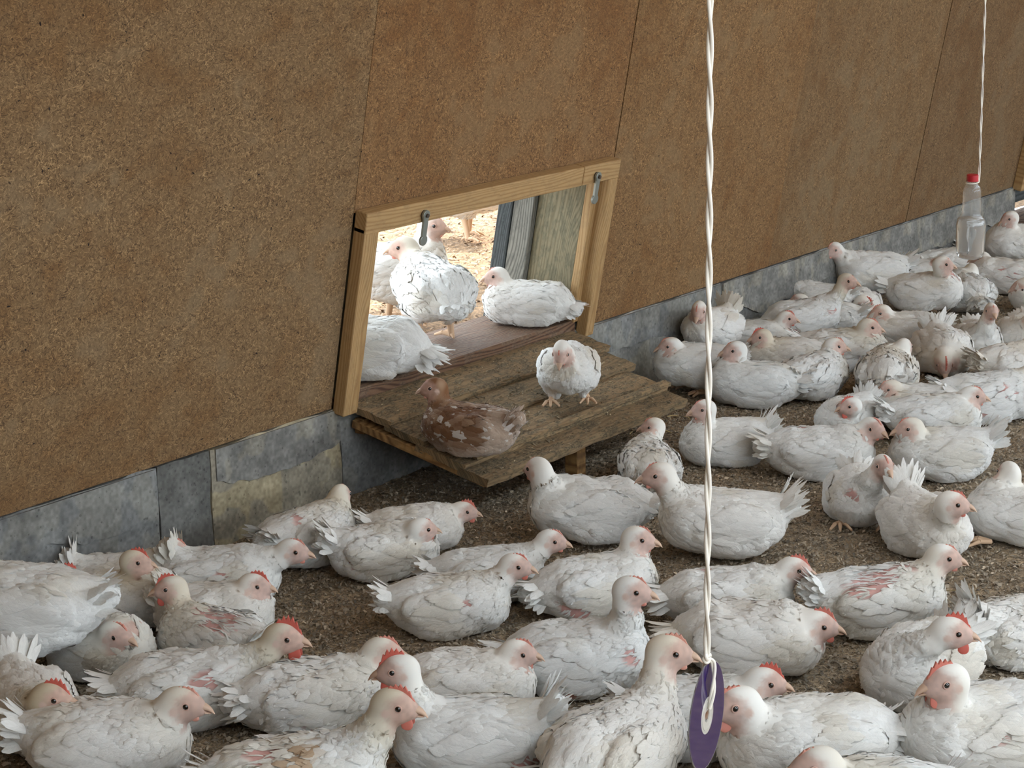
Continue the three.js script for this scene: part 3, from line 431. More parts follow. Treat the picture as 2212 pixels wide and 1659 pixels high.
function nets(f, lo, hi, c) { // surface nets
  const nx = Math.ceil((hi[0] - lo[0]) / c) + 1, ny = Math.ceil((hi[1] - lo[1]) / c) + 1, nz = Math.ceil((hi[2] - lo[2]) / c) + 1, V = new Float32Array(nx * ny * nz);
  let o = 0; for (let k = 0; k < nz; k++) for (let j = 0; j < ny; j++) for (let i = 0; i < nx; i++) V[o++] = f(lo[0] + i * c, lo[1] + j * c, lo[2] + k * c);
  const idx = new Int32Array(nx * ny * nz).fill(-1), pos = [], tri = [], sx = 1, sy = nx, sz = nx * ny, corner = [0, sx, sy, sx + sy, sz, sx + sz, sy + sz, sx + sy + sz];
  for (let k = 0; k < nz - 1; k++) for (let j = 0; j < ny - 1; j++) for (let i = 0; i < nx - 1; i++) {
    const b = i + j * sy + k * sz; let m = 0; for (let q = 0; q < 8; q++) if (V[b + corner[q]] < 0) m |= 1 << q;
    if (m === 0 || m === 255) continue;
    let X = 0, Y = 0, Z = 0, cnt = 0;
    for (let q = 0; q < 8; q++) for (const ax of [1, 2, 4]) { if (q & ax) continue; const q2 = q | ax, a = V[b + corner[q]], e = V[b + corner[q2]]; if ((a < 0) === (e < 0)) continue; const t = a / (a - e); X += (q & 1) + (ax === 1 ? t : 0); Y += ((q >> 1) & 1) + (ax === 2 ? t : 0); Z += ((q >> 2) & 1) + (ax === 4 ? t : 0); cnt++; }
    idx[b] = pos.length / 3; pos.push(lo[0] + (i + X / cnt) * c, lo[1] + (j + Y / cnt) * c, lo[2] + (k + Z / cnt) * c);
  }
  const quad = (a, b2, c2, d, flip) => { if (a < 0 || b2 < 0 || c2 < 0 || d < 0) return; if (flip) tri.push(a, c2, b2, a, d, c2); else tri.push(a, b2, c2, a, c2, d); };
  for (let k = 1; k < nz - 1; k++) for (let j = 1; j < ny - 1; j++) for (let i = 1; i < nx - 1; i++) {
    const b = i + j * sy + k * sz, v = V[b] < 0;
    if (v !== V[b + sx] < 0) quad(idx[b - sy - sz], idx[b - sz], idx[b], idx[b - sy], !v);
    if (v !== V[b + sy] < 0) quad(idx[b - sx - sz], idx[b - sx], idx[b], idx[b - sz], !v);
    if (v !== V[b + sz] < 0) quad(idx[b - sx - sy], idx[b - sy], idx[b], idx[b - sx], !v);
  }
  return { pos, tri };
}
const PINK = [0.56, 0.27, 0.24], FACE = [0.60, 0.39, 0.325], SHANK = [0.60, 0.41, 0.27];
function geoFrom(pos, nor, col, tri) { const g = new THREE.BufferGeometry(); g.setAttribute('position', new THREE.BufferAttribute(new Float32Array(pos), 3)); g.setAttribute('normal', new THREE.BufferAttribute(new Float32Array(nor), 3)); g.setAttribute('color', new THREE.BufferAttribute(new Float32Array(col), 3)); g.setIndex(tri); return g; }
function tinted(g, c) { g.deleteAttribute('uv'); const a = new Float32Array(g.attributes.position.count * 3); for (let i = 0; i < a.length; i += 3) { a[i] = c[0]; a[i + 1] = c[1]; a[i + 2] = c[2]; } g.setAttribute('color', new THREE.BufferAttribute(a, 3)); return g; }
function rod(a, b, ra, rb, n = 8) { const A = new THREE.Vector3(...a), B = new THREE.Vector3(...b), d = B.clone().sub(A), L = d.length(); const g = new THREE.CylinderGeometry(rb, ra, L, n, 1); g.translate(0, L / 2, 0); g.applyQuaternion(new THREE.Quaternion().setFromUnitVectors(new THREE.Vector3(0, 1, 0), d.normalize())); g.translate(...a); return g; }
const barbTex = (srgb) => tex(128, 256, (d, w, h) => { // barbs slanting off a central shaft, with splits
  const r = rng(4242), N = lattice(77, 48), N2 = lattice(78, 12);
  for (let y = 0; y < h; y++) for (let x = 0; x < w; x++) {
    const a = Math.abs(x / w - 0.5) * 2, q = y / h * 30 - a * 6 + N2(x < w / 2 ? 0.2 : 0.7, y / h) * 1.5, s = 0.5 + 0.5 * Math.sin(q * 6.283) * smooth(0.02, 0.2, a), n = N(x < w / 2 ? 0.1 + a * 0.05 : 0.6 + a * 0.05, y / h - a * 0.2), shaft = 1 - smooth(0.03, 0.09, a);
    const v = srgb ? 245 + 8 * s + 6 * n - 3 * shaft : 120 + 90 * s * 0.6 + 50 * n + 60 * shaft, o = (y * w + x) * 4; d[o] = d[o + 1] = d[o + 2] = clamp(v, 0, 255); d[o + 3] = 255;
  }
}, srgb);
const plumeMat = new THREE.MeshPhysicalMaterial({ map: barbTex(true), bumpMap: barbTex(false), bumpScale: 0.0005, vertexColors: true, roughness: 1, transmission: 0.12, thickness: 0, side: THREE.DoubleSide, sheen: 0.3, sheenColor: new THREE.Color(1, 1, 1), sheenRoughness: 0.7 });
const skinMat = std({ vertexColors: true, roughness: 0.95, side: THREE.DoubleSide });
const eyeMat = new THREE.MeshPhysicalMaterial({ color: 0x0d0908, roughness: 0.15, clearcoat: 1 });
const beakMat = std({ vertexColors: true, roughness: 0.55 });
const combMats = [0, 1, 2, 3, 4].map((i) => new THREE.MeshPhysicalMaterial({ color: new THREE.Color().setRGB(0.64 - 0.015 * i, 0.36 - 0.06 * i, 0.28 - 0.048 * i), roughness: 0.6, sheen: 0.2, side: THREE.DoubleSide }));
function makeChicken(b, index) {
  b.seed = index + 1;
  const root = thing('chicken', b.l, 'chicken', b.brown ? undefined : 'flock of white chickens');
  root.position.set(...b.p); root.rotation.y = b.r * DEG; root.scale.setScalar(b.s);
  const W = makeField(b), { f, grad, nearest, H, hl } = W, R = rng(1000 + index * 17), far = Math.hypot(b.p[0], b.p[2] - 3.68) > 6.0;
  const headLocal = (x, y, z) => { const d = [x - H[0], y - H[1], z - H[2]]; return [d[0] * W.F[0] + d[1] * W.F[1] + d[2] * W.F[2], d[0] * W.Up[0] + d[1] * W.Up[1] + d[2] * W.Up[2], d[0] * W.side[0] + d[1] * W.side[1] + d[2] * W.side[2]]; };
  const pats = (b.pat ?? []).map(([x, y, z, r]) => [...W.Bp(x, y, z), r * 0.85]);
  const patch = (x, y, z) => { let m = 0; for (const [a, c, e, r] of pats) { const d = Math.hypot((x - a) * 0.75, (y - c) * 1.25, z - e) / r + 0.45 * vnoise(x * 50 + index, y * 50, z * 50); m = Math.max(m, 1 - smooth(0.65, 1.0, d)); } return m; };
  const stain = b.stain ? (x, y, z) => smooth(0.0, 0.35, 0.5 - Math.hypot((x - 0.02) * 15, (z - 0.05) * 15) + 0.6 * vnoise(x * 60, y * 60, z * 60)) * (y > W.by ? 1 : 0) : () => 0;
  const nc = b.ncol ?? 0.2, warm = (R() - 0.5) * 0.03, bright = 0.86 + R() * 0.05;
  const brownCol = (x, y, z, r) => { // mottled: beige rear and belly, rusty head and wings, white flecks
    const rear = clamp(smooth(-0.03, -0.085, x) * 0.85 + smooth(W.by - 0.01, W.by - 0.045, y)), v = vnoise(x * 38, y * 38 + 3, z * 38), tan = clamp(0.35 + v * 0.9 + (r - 0.5) * 0.7);
    let c = [0.19 + 0.24 * tan, 0.085 + 0.2 * tan, 0.035 + 0.15 * tan]; c = c.map((q, i) => q + ([0.5, 0.385, 0.30][i] - q) * rear); if (r > 0.9) c = c.map((q, i) => q + ([0.72, 0.68, 0.64][i] - q) * 0.75); return c;
  };
  const baseCol = (x, y, z, r) => { // feather colour at a place
    if (b.brown) return brownCol(x, y, z, r);
    const h = headLocal(x, y, z), hd = Math.hypot(h[0], h[1], h[2]), nk = smooth(0.11, 0.045, hd) * nc;
    let c = [bright + warm, bright - 0.005, bright - 0.03 - warm];
    const v = 0.94 + r * 0.08; c = c.map((q) => q * v);
    c = [c[0] * (1 - 0.22 * nk), c[1] * (1 - 0.29 * nk), c[2] * (1 - 0.42 * nk)];
    const dirt = smooth(0.15, 0.6, vnoise(x * 14 + index * 3, y * 14, z * 14) * 0.8 + (b.rf ?? 0.1) * 0.3) * 0.13; c = [c[0] * (1 - dirt * 0.7), c[1] * (1 - dirt), c[2] * (1 - dirt * 1.5)];
    const s = stain(x, y, z); if (s) c = [c[0] + (0.38 - c[0]) * s * 0.6, c[1] + (0.2 - c[1]) * s * 0.65, c[2] + (0.08 - c[2]) * s * 0.7];
    return c;
  };
  const faceMask = (h) => smooth(-0.02, 0.008, h[0] + 0.004 * vnoise(h[0] * 400, h[1] * 400, h[2] * 400) + 0.35 * Math.min(0, h[1] + 0.005) - Math.max(0, h[1] - 0.014) * 1.6);
  const skinCol = (x, y, z) => {
    const h = headLocal(x, y, z), hd = Math.hypot(h[0], h[1], h[2]); const under = 0.9 + 0.08 * smooth(0.07, 0.04, hd); let c = baseCol(x, y, z, 0.3).map((q) => q * under);
    if (hd < 0.05) { const m = faceMask(h) * (b.brown ? 0.7 : 0.85); const n2 = 0.9 + 0.2 * vnoise(x * 160, y * 160, z * 160); c = c.map((q, i) => q + (FACE[i] * n2 - q) * m); const el = smooth(0.009, 0.005, Math.hypot(h[0] + 0.008, h[1] + 0.006)); c = c.map((q, i) => q + ([0.66, 0.5, 0.43][i] - q) * el); }
    const p = patch(x, y, z); if (p) { const n2 = 1 + 0.35 * vnoise(x * 130, y * 130, z * 130); c = c.map((q, i) => q + (PINK[i] * n2 - q) * p * 0.85); }
    return c;
  };
  // --- body: one skin from tail to beak base
  const cell = far ? 0.0105 : 0.0085, yTop = Math.max(W.by + 0.13, H[1] + 0.05);
  const body = nets((x, y, z) => f(x, y, z, false), [Math.min(-0.24, H[0] - 0.06), -0.012, -0.15 + Math.min(0, H[2])], [Math.max(0.185, H[0] + 0.06), Math.max(yTop, W.te[1] + 0.05), 0.15 + Math.max(0, H[2])], cell);
  const head = nets((x, y, z) => { const r = Math.hypot(x - H[0], y - H[1], z - H[2]) - 0.048; const d = f(x, y, z); return d > r ? d : r; }, H.map((v) => v - 0.055), H.map((v) => v + 0.055), far ? 0.0042 : 0.0032);
  const finish = (m) => { const nor = [], col = []; for (let i = 0; i < m.pos.length; i += 3) { const g = grad(m.pos[i], m.pos[i + 1], m.pos[i + 2]); nor.push(g[0], g[1], g[2]); const c = skinCol(m.pos[i], m.pos[i + 1], m.pos[i + 2]); col.push(...c); } return geoFrom(m.pos, nor, col, m.tri); };
  const geos = [finish(body), finish(head)];
  const toe = (foot, fwd, spread, len) => { const c = Math.cos(spread), s = Math.sin(spread), q = (l) => [foot[0] + (fwd[0] * c - fwd[1] * s) * l, foot[1], foot[2] + (fwd[0] * s + fwd[1] * c) * l]; const k = q(len * 0.5); geos.push(tinted(rod(foot, [k[0], foot[1] + 0.004, k[2]], 0.0062, 0.0055, 7), SHANK), tinted(rod([k[0], foot[1] + 0.004, k[2]], [q(len)[0], foot[1] - 0.004, q(len)[2]], 0.0056, 0.003, 7), SHANK)); };
  if (W.st > 0.02) for (const s of [-1, 1]) {
    const hock = W.Bp(-0.02, -0.095, s * 0.05), foot = [-0.005 + s * 0.014, 0.011, s * 0.055]; hock[1] = Math.max(hock[1], 0.02);
    geos.push(tinted(rod([hock[0], hock[1] + 0.015, hock[2]], foot, 0.0105, 0.0085, 10), SHANK));
    for (const a of [-0.55, 0, 0.5]) toe(foot, [1, 0], a, 0.05); toe(foot, [-1, 0], 0.2, 0.022);
  }
  if (b.feet) for (const s of [-1, 1]) { const foot = [0.07, 0.012, s * 0.06 - 0.01]; for (const a of [-0.5, 0, 0.45]) toe(foot, [1, 0], a, 0.062); }
  part('body', mergeGeometries(geos), skinMat, root);
  // --- feathers
  const buf = () => ({ pos: [], nor: [], col: [], tri: [], uv: [] });
  const toGeo = (q) => { const g = geoFrom(q.pos, q.nor, q.col, q.tri); if (q.uv.length) g.setAttribute('uv', new THREE.BufferAttribute(new Float32Array(q.uv), 2)); g.computeVertexNormals(); return g; };
  const prof = [[0, 0.35], [0.42, 1], [0.8, 0.82], [1, 0.12]];
  function feather(q, p, dir, L, w, lift0, lift1, col, curl = 0, conform = true, nrm = null, seg = prof, hug = conform) {
    let x = p[0], y = p[1], z = p[2], d = dir, prev = 0; const b0 = q.pos.length / 3;
    let n = nrm;
    for (let i = 0; i < seg.length; i++) {
      const [t, ww] = seg[i], step = (t - prev) * L; prev = t; x += d[0] * step; y += d[1] * step; z += d[2] * step;
      if (conform) { const g = grad(x, y, z); x -= g[0] * g[3]; y -= g[1] * g[3]; z -= g[2] * g[3]; n = g; const dt = d[0] * g[0] + d[1] * g[1] + d[2] * g[2]; d = [d[0] - g[0] * dt, d[1] - g[1] * dt, d[2] - g[2] * dt]; const l = Math.hypot(...d) || 1; d = [d[0] / l, d[1] / l, d[2] / l]; }
      else if (curl) { d = [d[0] + n[0] * curl * step, d[1] + n[1] * curl * step, d[2] + n[2] * curl * step]; const l = Math.hypot(...d); d = [d[0] / l, d[1] / l, d[2] / l]; }
      const s = [d[1] * n[2] - d[2] * n[1], d[2] * n[0] - d[0] * n[2], d[0] * n[1] - d[1] * n[0]], o = hug ? lift0 + (lift1 - lift0) * (t < 0.6 ? smooth(0, 0.6, t) : 1 - 0.55 * (t - 0.6) / 0.4) : lift0 + (lift1 - lift0) * t * t, hw = w * 0.5 * ww, sag = hw * 0.2;
      for (const e of [-1, 0, 1]) {
        const k = o - (e ? sag : 0); let yy = y + n[1] * k + s[1] * hw * e; if (yy < 0.004) yy = 0.004;
        q.pos.push(x + n[0] * k + s[0] * hw * e, yy, z + n[2] * k + s[2] * hw * e);
        const nn = [n[0] + s[0] * e * 0.45, n[1] + s[1] * e * 0.45, n[2] + s[2] * e * 0.45], l = Math.hypot(...nn); q.nor.push(nn[0] / l, nn[1] / l, nn[2] / l); q.col.push(...col); q.uv.push(0.5 + e * 0.5, t);
      }
      if (i) { const a = b0 + (i - 1) * 3, c = b0 + i * 3; q.tri.push(a, a + 1, c, a + 1, c + 1, c, a + 1, a + 2, c + 1, a + 2, c + 2, c + 1); }
    }
  }
  // contour feathers scattered over the skin
  const plume = buf(), tri = body.tri, P = body.pos, areas = []; let tot = 0;
  for (let i = 0; i < tri.length; i += 3) { const a = tri[i] * 3, c = tri[i + 1] * 3, e = tri[i + 2] * 3, ux = P[c] - P[a], uy = P[c + 1] - P[a + 1], uz = P[c + 2] - P[a + 2], vx = P[e] - P[a], vy = P[e + 1] - P[a + 1], vz = P[e + 2] - P[a + 2]; tot += 0.5 * Math.hypot(uy * vz - uz * vy, uz * vx - ux * vz, ux * vy - uy * vx); areas.push(tot); }
  const NF = far ? 1500 : 3200, rf = b.rf ?? 0.2, profS = [[0, 0.5], [0.5, 1], [1, 0.1]], profN = [[0, 0.55], [0.35, 1], [0.75, 0.78], [1, 0.06]];
  for (let k = 0; k < NF; k++) {
    const q = R() * tot; let lo = 0, hi = areas.length - 1; while (lo < hi) { const m = (lo + hi) >> 1; if (areas[m] < q) lo = m + 1; else hi = m; }
    const a = tri[lo * 3] * 3, c = tri[lo * 3 + 1] * 3, e = tri[lo * 3 + 2] * 3; let u = R(), v = R(); if (u + v > 1) { u = 1 - u; v = 1 - v; }
    const x = P[a] + (P[c] - P[a]) * u + (P[e] - P[a]) * v, y = P[a + 1] + (P[c + 1] - P[a + 1]) * u + (P[e + 1] - P[a + 1]) * v, z = P[a + 2] + (P[c + 2] - P[a + 2]) * u + (P[e + 2] - P[a + 2]) * v;
    if (y < 0.012) continue;
    const h = headLocal(x, y, z), hd = Math.hypot(h[0], h[1], h[2]); if (hd < 0.046) continue;
    const inPatch = patch(x, y, z) > 0.35; if (inPatch && R() < 0.6) continue;
    const near = nearest(x, y, z); let d;
    if (near.tag === 'neck') d = [-near.d[0], -near.d[1], -near.d[2]]; else if (near.tag === 'head') d = [-W.F[0], -W.F[1] - 0.3, -W.F[2]]; else if (near.tag === 'tail') d = W.td; else d = [-1, near.tag === 'thigh' ? -0.7 : -0.32, 0];
    d = [d[0] + (R() - 0.5) * (0.35 + rf * 0.7), d[1] + (R() - 0.5) * (0.35 + rf * 0.7), d[2] + (R() - 0.5) * (0.35 + rf * 0.7)];
    const g = grad(x, y, z), dt = d[0] * g[0] + d[1] * g[1] + d[2] * g[2]; d = [d[0] - g[0] * dt, d[1] - g[1] * dt, d[2] - g[2] * dt]; const l = Math.hypot(...d); if (l < 0.05) continue; d = [d[0] / l, d[1] / l, d[2] / l];
    const size = hd < 0.045 ? 0.35 : near.tag === 'neck' ? 0.35 + 0.5 * smooth(0.04, 0.12, hd) : 1;
    const L = (0.018 + R() * 0.018) * size * (near.tag === 'tail' ? 1.5 : 1) * (1 + rf * 0.35) * (far ? 1.25 : 1), w = L * (0.34 + R() * 0.14) * (inPatch ? 0.3 : 1), up = (0.0016 + R() * 0.003 + rf * R() * R() * 0.009) * size;
    feather(plume, [x, y, z], d, L, w, -0.0012, up, baseCol(x, y, z, R()), 0, true, null, far ? profS : profN, R() > 0.1 + rf * 0.3);
  }
  const pl = part('plumage', toGeo(plume), plumeMat, root); pl.userData.kind = 'stuff';
  // folded wings
  for (const s of [-1, 1]) {
    const wg = buf();
    const row = (n, u0, u1, v0, v1, L, w, dy, l0, l1) => { for (let i = 0; i < n; i++) { const t = n > 1 ? i / (n - 1) : 0, c = W.Bp(u0 + (u1 - u0) * t, v0 + (v1 - v0) * t, s * 0.15); let [x, y, z] = c; for (let k = 0; k < 5; k++) { const d = f(x, y, z); z -= s * d * 0.9; } if (patch(x, y, z) > 0.4 && R() < 0.7) continue; const jj = (R() - 0.5) * (0.12 + rf * 0.5); feather(wg, [x, y, z], [-Math.cos(dy + jj), Math.sin(dy + jj), 0], L * Q * (0.88 + R() * 0.2), w * Q, l0, l1 + rf * R() * 0.007, baseCol(x, y, z, R()), 0, true); } };
    row(8, 0.045, -0.035, -0.028, 0.004, 0.098, 0.021, -0.1, 0.001, 0.006);
    row(8, 0.05, -0.03, 0.0, 0.03, 0.082, 0.022, -0.16, 0.003, 0.008);
    row(9, 0.065, -0.02, 0.015, 0.05, 0.055, 0.02, -0.24, 0.005, 0.009);
    row(9, 0.078, 0.0, 0.01, 0.055, 0.038, 0.019, -0.35, 0.0055, 0.009);
    part('wing', toGeo(wg), plumeMat, root);
  }
  // tail
  const tg = buf();
  const blunt = [[0, 0.55], [0.4, 1], [0.82, 0.85], [1, 0.2]], NT = 40;
  for (let i = 0; i < NT; i++) {
    const lay = i % 3, t = ((i + 0.5) / NT) * 2 - 1, ang = t * (0.62 + rf * 0.35), jit = (R() - 0.5) * (0.14 + rf * 0.5), L = (0.056 - 0.012 * Math.abs(t) - lay * 0.010 + R() * 0.008) * W.tl;
    const pt = W.tp + jit + [0.12, -0.08, -0.34][lay] + (1 - Math.abs(t)) * 0.12, d0 = [-Math.cos(pt) * Math.cos(ang), Math.sin(pt), Math.sin(ang) * 0.9], l = Math.hypot(...d0), d = d0.map((v) => v / l);
    const n = [Math.sin(pt), Math.cos(pt), t * 1.1], dn = n[0] * d[0] + n[1] * d[1] + n[2] * d[2], n2 = [n[0] - d[0] * dn, n[1] - d[1] * dn, n[2] - d[2] * dn], nl = Math.hypot(...n2), nn = n2.map((v) => v / nl), h = [0.016, 0.006, -0.010][lay];
    feather(tg, [W.te[0] - W.td[0] * 0.034 + nn[0] * h, W.te[1] - W.td[1] * 0.034 + nn[1] * h, t * 0.02], d, (L + 0.028) * (0.78 + R() * 0.3), 0.014 + R() * 0.006, 0, 0.003, baseCol(W.te[0], W.te[1], t * 0.02, R()), (R() - 0.55) * 7, false, nn, blunt);
  }
  part('tail', toGeo(tg), plumeMat, root);
  // --- beak, eyes, comb, wattles
  const bk = buf(), rings = 6, SD = 10;
  const loft = (cx, cy, rw, rh) => { const o = bk.pos.length / 3; for (let i = 0; i < rings; i++) { const t = i / (rings - 1); for (let j = 0; j < SD; j++) { const a = j / SD * Math.PI * 2, p = hl(cx(t) , cy(t) + Math.sin(a) * rh(t), Math.cos(a) * rw(t)); bk.pos.push(...p); bk.nor.push(...[0, 1, 2].map((k) => W.Up[k] * Math.sin(a) + W.side[k] * Math.cos(a) + W.F[k] * 0.3)); const m = 0.85 + 0.25 * t; bk.col.push(0.60 * m, 0.41 * m, 0.30 * m); if (i && 1) { const j2 = (j + 1) % SD, A = o + (i - 1) * SD; bk.tri.push(A + j, A + SD + j, A + j2, A + j2, A + SD + j, A + SD + j2); } } } };
  loft((t) => 0.03 + 0.027 * t, (t) => 0.0005 - 0.001 * t - 0.0105 * t * t * t, (t) => 0.0118 * Math.pow(1 - t, 0.75) + 0.0006, (t) => 0.0078 * Math.pow(1 - t, 0.65) + 0.0006);
  loft((t) => 0.03 + 0.021 * t, (t) => -0.0085 - 0.002 * t, (t) => 0.0095 * Math.pow(1 - t, 0.7) + 0.0005, (t) => 0.0042 * (1 - t) + 0.0006);
  part('beak', toGeo(bk), beakMat, root);
  for (const s of [-1, 1]) {
    const c0 = hl(0.0105, 0.0045, s * 0.03); let [x, y, z] = c0; for (let k = 0; k < 4; k++) { const d = f(x, y, z); x -= W.side[0] * s * d; y -= W.side[1] * s * d; z -= W.side[2] * s * d; }
    const e = new THREE.SphereGeometry(0.0058, 14, 10); e.translate(x - W.side[0] * s * 0.0024, y - W.side[1] * s * 0.0024, z - W.side[2] * s * 0.0024); const eye = part('eye', e, eyeMat, root);
    const lid = new THREE.TorusGeometry(0.0056, 0.0013, 6, 16); lid.applyMatrix4(new THREE.Matrix4().makeBasis(new THREE.Vector3(...W.F), new THREE.Vector3(...W.Up), new THREE.Vector3(...W.side))); lid.translate(x, y, z); tinted(lid, FACE.map((q) => q * 1.05)); part('eyelid', lid, skinMat, eye);
  }
  const basis = new THREE.Matrix4().makeBasis(new THREE.Vector3(...W.F), new THREE.Vector3(...W.Up), new THREE.Vector3(...W.side)).setPosition(...H);
  const cm = combMats[Math.round(clamp(b.red ?? 0.4) * 4)], cs = b.comb ?? 0.2;
  if (cs > 0.08) {
    const sh = new THREE.Shape(), x0 = 0.036, x1 = -0.006 - cs * 0.008, arc = (x) => 0.0275 * Math.sqrt(Math.max(0.02, 1 - ((x + 0.002) / 0.044) ** 2)) - 0.002 - Math.max(0, x - 0.018) * 0.55, teeth = 6, Hc = 0.0015 + 0.0155 * Math.pow(cs, 1.25);
    sh.moveTo(x0, arc(x0) - 0.004);
    for (let i = 0; i <= teeth * 2; i++) { const t = i / (teeth * 2), x = x0 + (x1 - x0) * t, env = Math.pow(Math.sin(Math.PI * (0.10 + 0.83 * t)), 0.8); sh.lineTo(x - (i % 2 ? 0.001 : 0), arc(x) + Hc * env * (i % 2 ? 1 : 0.62 - 0.2 * cs * 0.6)); }
    for (let i = 10; i >= 0; i--) { const x = x0 + (x1 - x0) * i / 10; sh.lineTo(x, arc(x) - 0.005); }
    const g = new THREE.ExtrudeGeometry(sh, { depth: 0.0022, bevelEnabled: true, bevelSize: 0.0009, bevelThickness: 0.0012, bevelSegments: 2, steps: 1 }); g.translate(0, 0, -0.0011); g.applyMatrix4(basis); part('comb', g, cm, root);
  }
  const ws = b.wat ?? 0.15;
  for (const s of [-1, 1]) { const g = new THREE.SphereGeometry(1, 12, 10), p = g.attributes.position; for (let i = 0; i < p.count; i++) { const y = p.getY(i), wd = 1 - 0.35 * y; p.setXYZ(i, p.getX(i) * (0.006 + 0.004 * ws) * wd, y * (0.0055 + 0.0085 * ws), p.getZ(i) * 0.0024); } g.computeVertexNormals(); g.rotateX(s * -0.2); g.translate(0.026, -0.0165 - 0.006 * ws, s * 0.0085); g.applyMatrix4(basis); part('wattle', g, cm, root); }
  return root;
}
BIRDS.forEach(makeChicken);

// ------------------------------------------------------------------ hanging things
function yarn(pts, r, twist, mat, parent, name) { // two-ply twisted string through points
  const curve = new THREE.CatmullRomCurve3(pts.map((p) => new THREE.Vector3(...p))), L = curve.getLength(), geos = [];
  for (let s = 0; s < 2; s++) { const q = []; const n = Math.max(24, Math.round(L / 0.006)); for (let i = 0; i <= n; i++) { const p = curve.getPointAt(i / n), a = i / n * L * twist + s * Math.PI; q.push(new THREE.Vector3(p.x + Math.cos(a) * r * 0.55, p.y, p.z + Math.sin(a) * r * 0.55)); } geos.push(new THREE.TubeGeometry(new THREE.CatmullRomCurve3(q), n, r * 0.62, 7)); }
  return part(name, mergeGeometries(geos), mat, parent);
}
{
  const t = thing('hanging_disc', 'shiny purple optical disc hanging on a white string', 'disc');
  const c = [1.777, 0.824, 2.636]; t.position.set(...c);
  const tilt = -7 * DEG;
  const ringG = (r0, r1, th) => { const s = new THREE.Shape(); s.absarc(0, 0, r1, 0, Math.PI * 2, false); const h = new THREE.Path(); h.absarc(0, 0, r0, 0, Math.PI * 2, true); s.holes.push(h); const g = new THREE.ExtrudeGeometry(s, { depth: th, bevelEnabled: false, curveSegments: 72 }); g.translate(0, 0, -th / 2); return g; };
  // face normal: mostly across the view so that the disc shows as a narrow ellipse
  const face = new THREE.Matrix4().makeRotationY((-53.9 + 66) * DEG).multiply(new THREE.Matrix4().makeRotationZ(tilt));
  const film = new THREE.MeshPhysicalMaterial({ color: new THREE.Color().setRGB(0.024, 0.01, 0.075), metalness: 0.0, roughness: 0.05, specularIntensity: 0.9 });
  const clear = new THREE.MeshPhysicalMaterial({ color: 0xf4f4f2, roughness: 0.12, transmission: 0.9, thickness: 0, ior: 1.5 });
  const hub = new THREE.MeshPhysicalMaterial({ color: 0xe4e2dc, roughness: 0.25, transmission: 0.35, thickness: 0, ior: 1.5, clearcoat: 1 });
  part('disc', ringG(0.0205, 0.0588, 0.0012).applyMatrix4(face), film, t);
  part('rim', ringG(0.0588, 0.06, 0.0013).applyMatrix4(face), clear, t);
  const hubPart = part('hub_ring', ringG(0.0075, 0.0205, 0.0012).applyMatrix4(face), hub, t);
  part('stacking_ring', ringG(0.0155, 0.0168, 0.0022).applyMatrix4(face), hub, hubPart);
  const up = new THREE.Vector3(0, 0.062, 0).applyMatrix4(face), n = new THREE.Vector3(0, 0, 1).applyMatrix4(face), hole = new THREE.Vector3(0, 0.007, 0).applyMatrix4(face);
  const K = [0.0, 0.066, 0.0];
  yarn([K, [0.0005, 0.3, 0], [-0.0006, 0.8, 0.0006], [0, 1.3, 0], [0, 1.9, 0]], 0.0034, 55, M.string, t, 'string');
  const side = (s) => [K, [up.x * 0.98 + n.x * 0.004 * s, up.y * 0.96, up.z + n.z * 0.004 * s], [hole.x + up.x * 0.5 + n.x * 0.005 * s, 0.034, n.z * 0.005 * s], [hole.x + n.x * 0.003 * s, hole.y + 0.001, hole.z + n.z * 0.003 * s]];
  for (const s of [1, -1]) yarn(side(s), 0.0028, 90, M.string, t, 'string_loop');
  const kn = new THREE.TorusKnotGeometry(0.0034, 0.0022, 40, 6); kn.translate(...K); part('knot', kn, M.string, t);
}
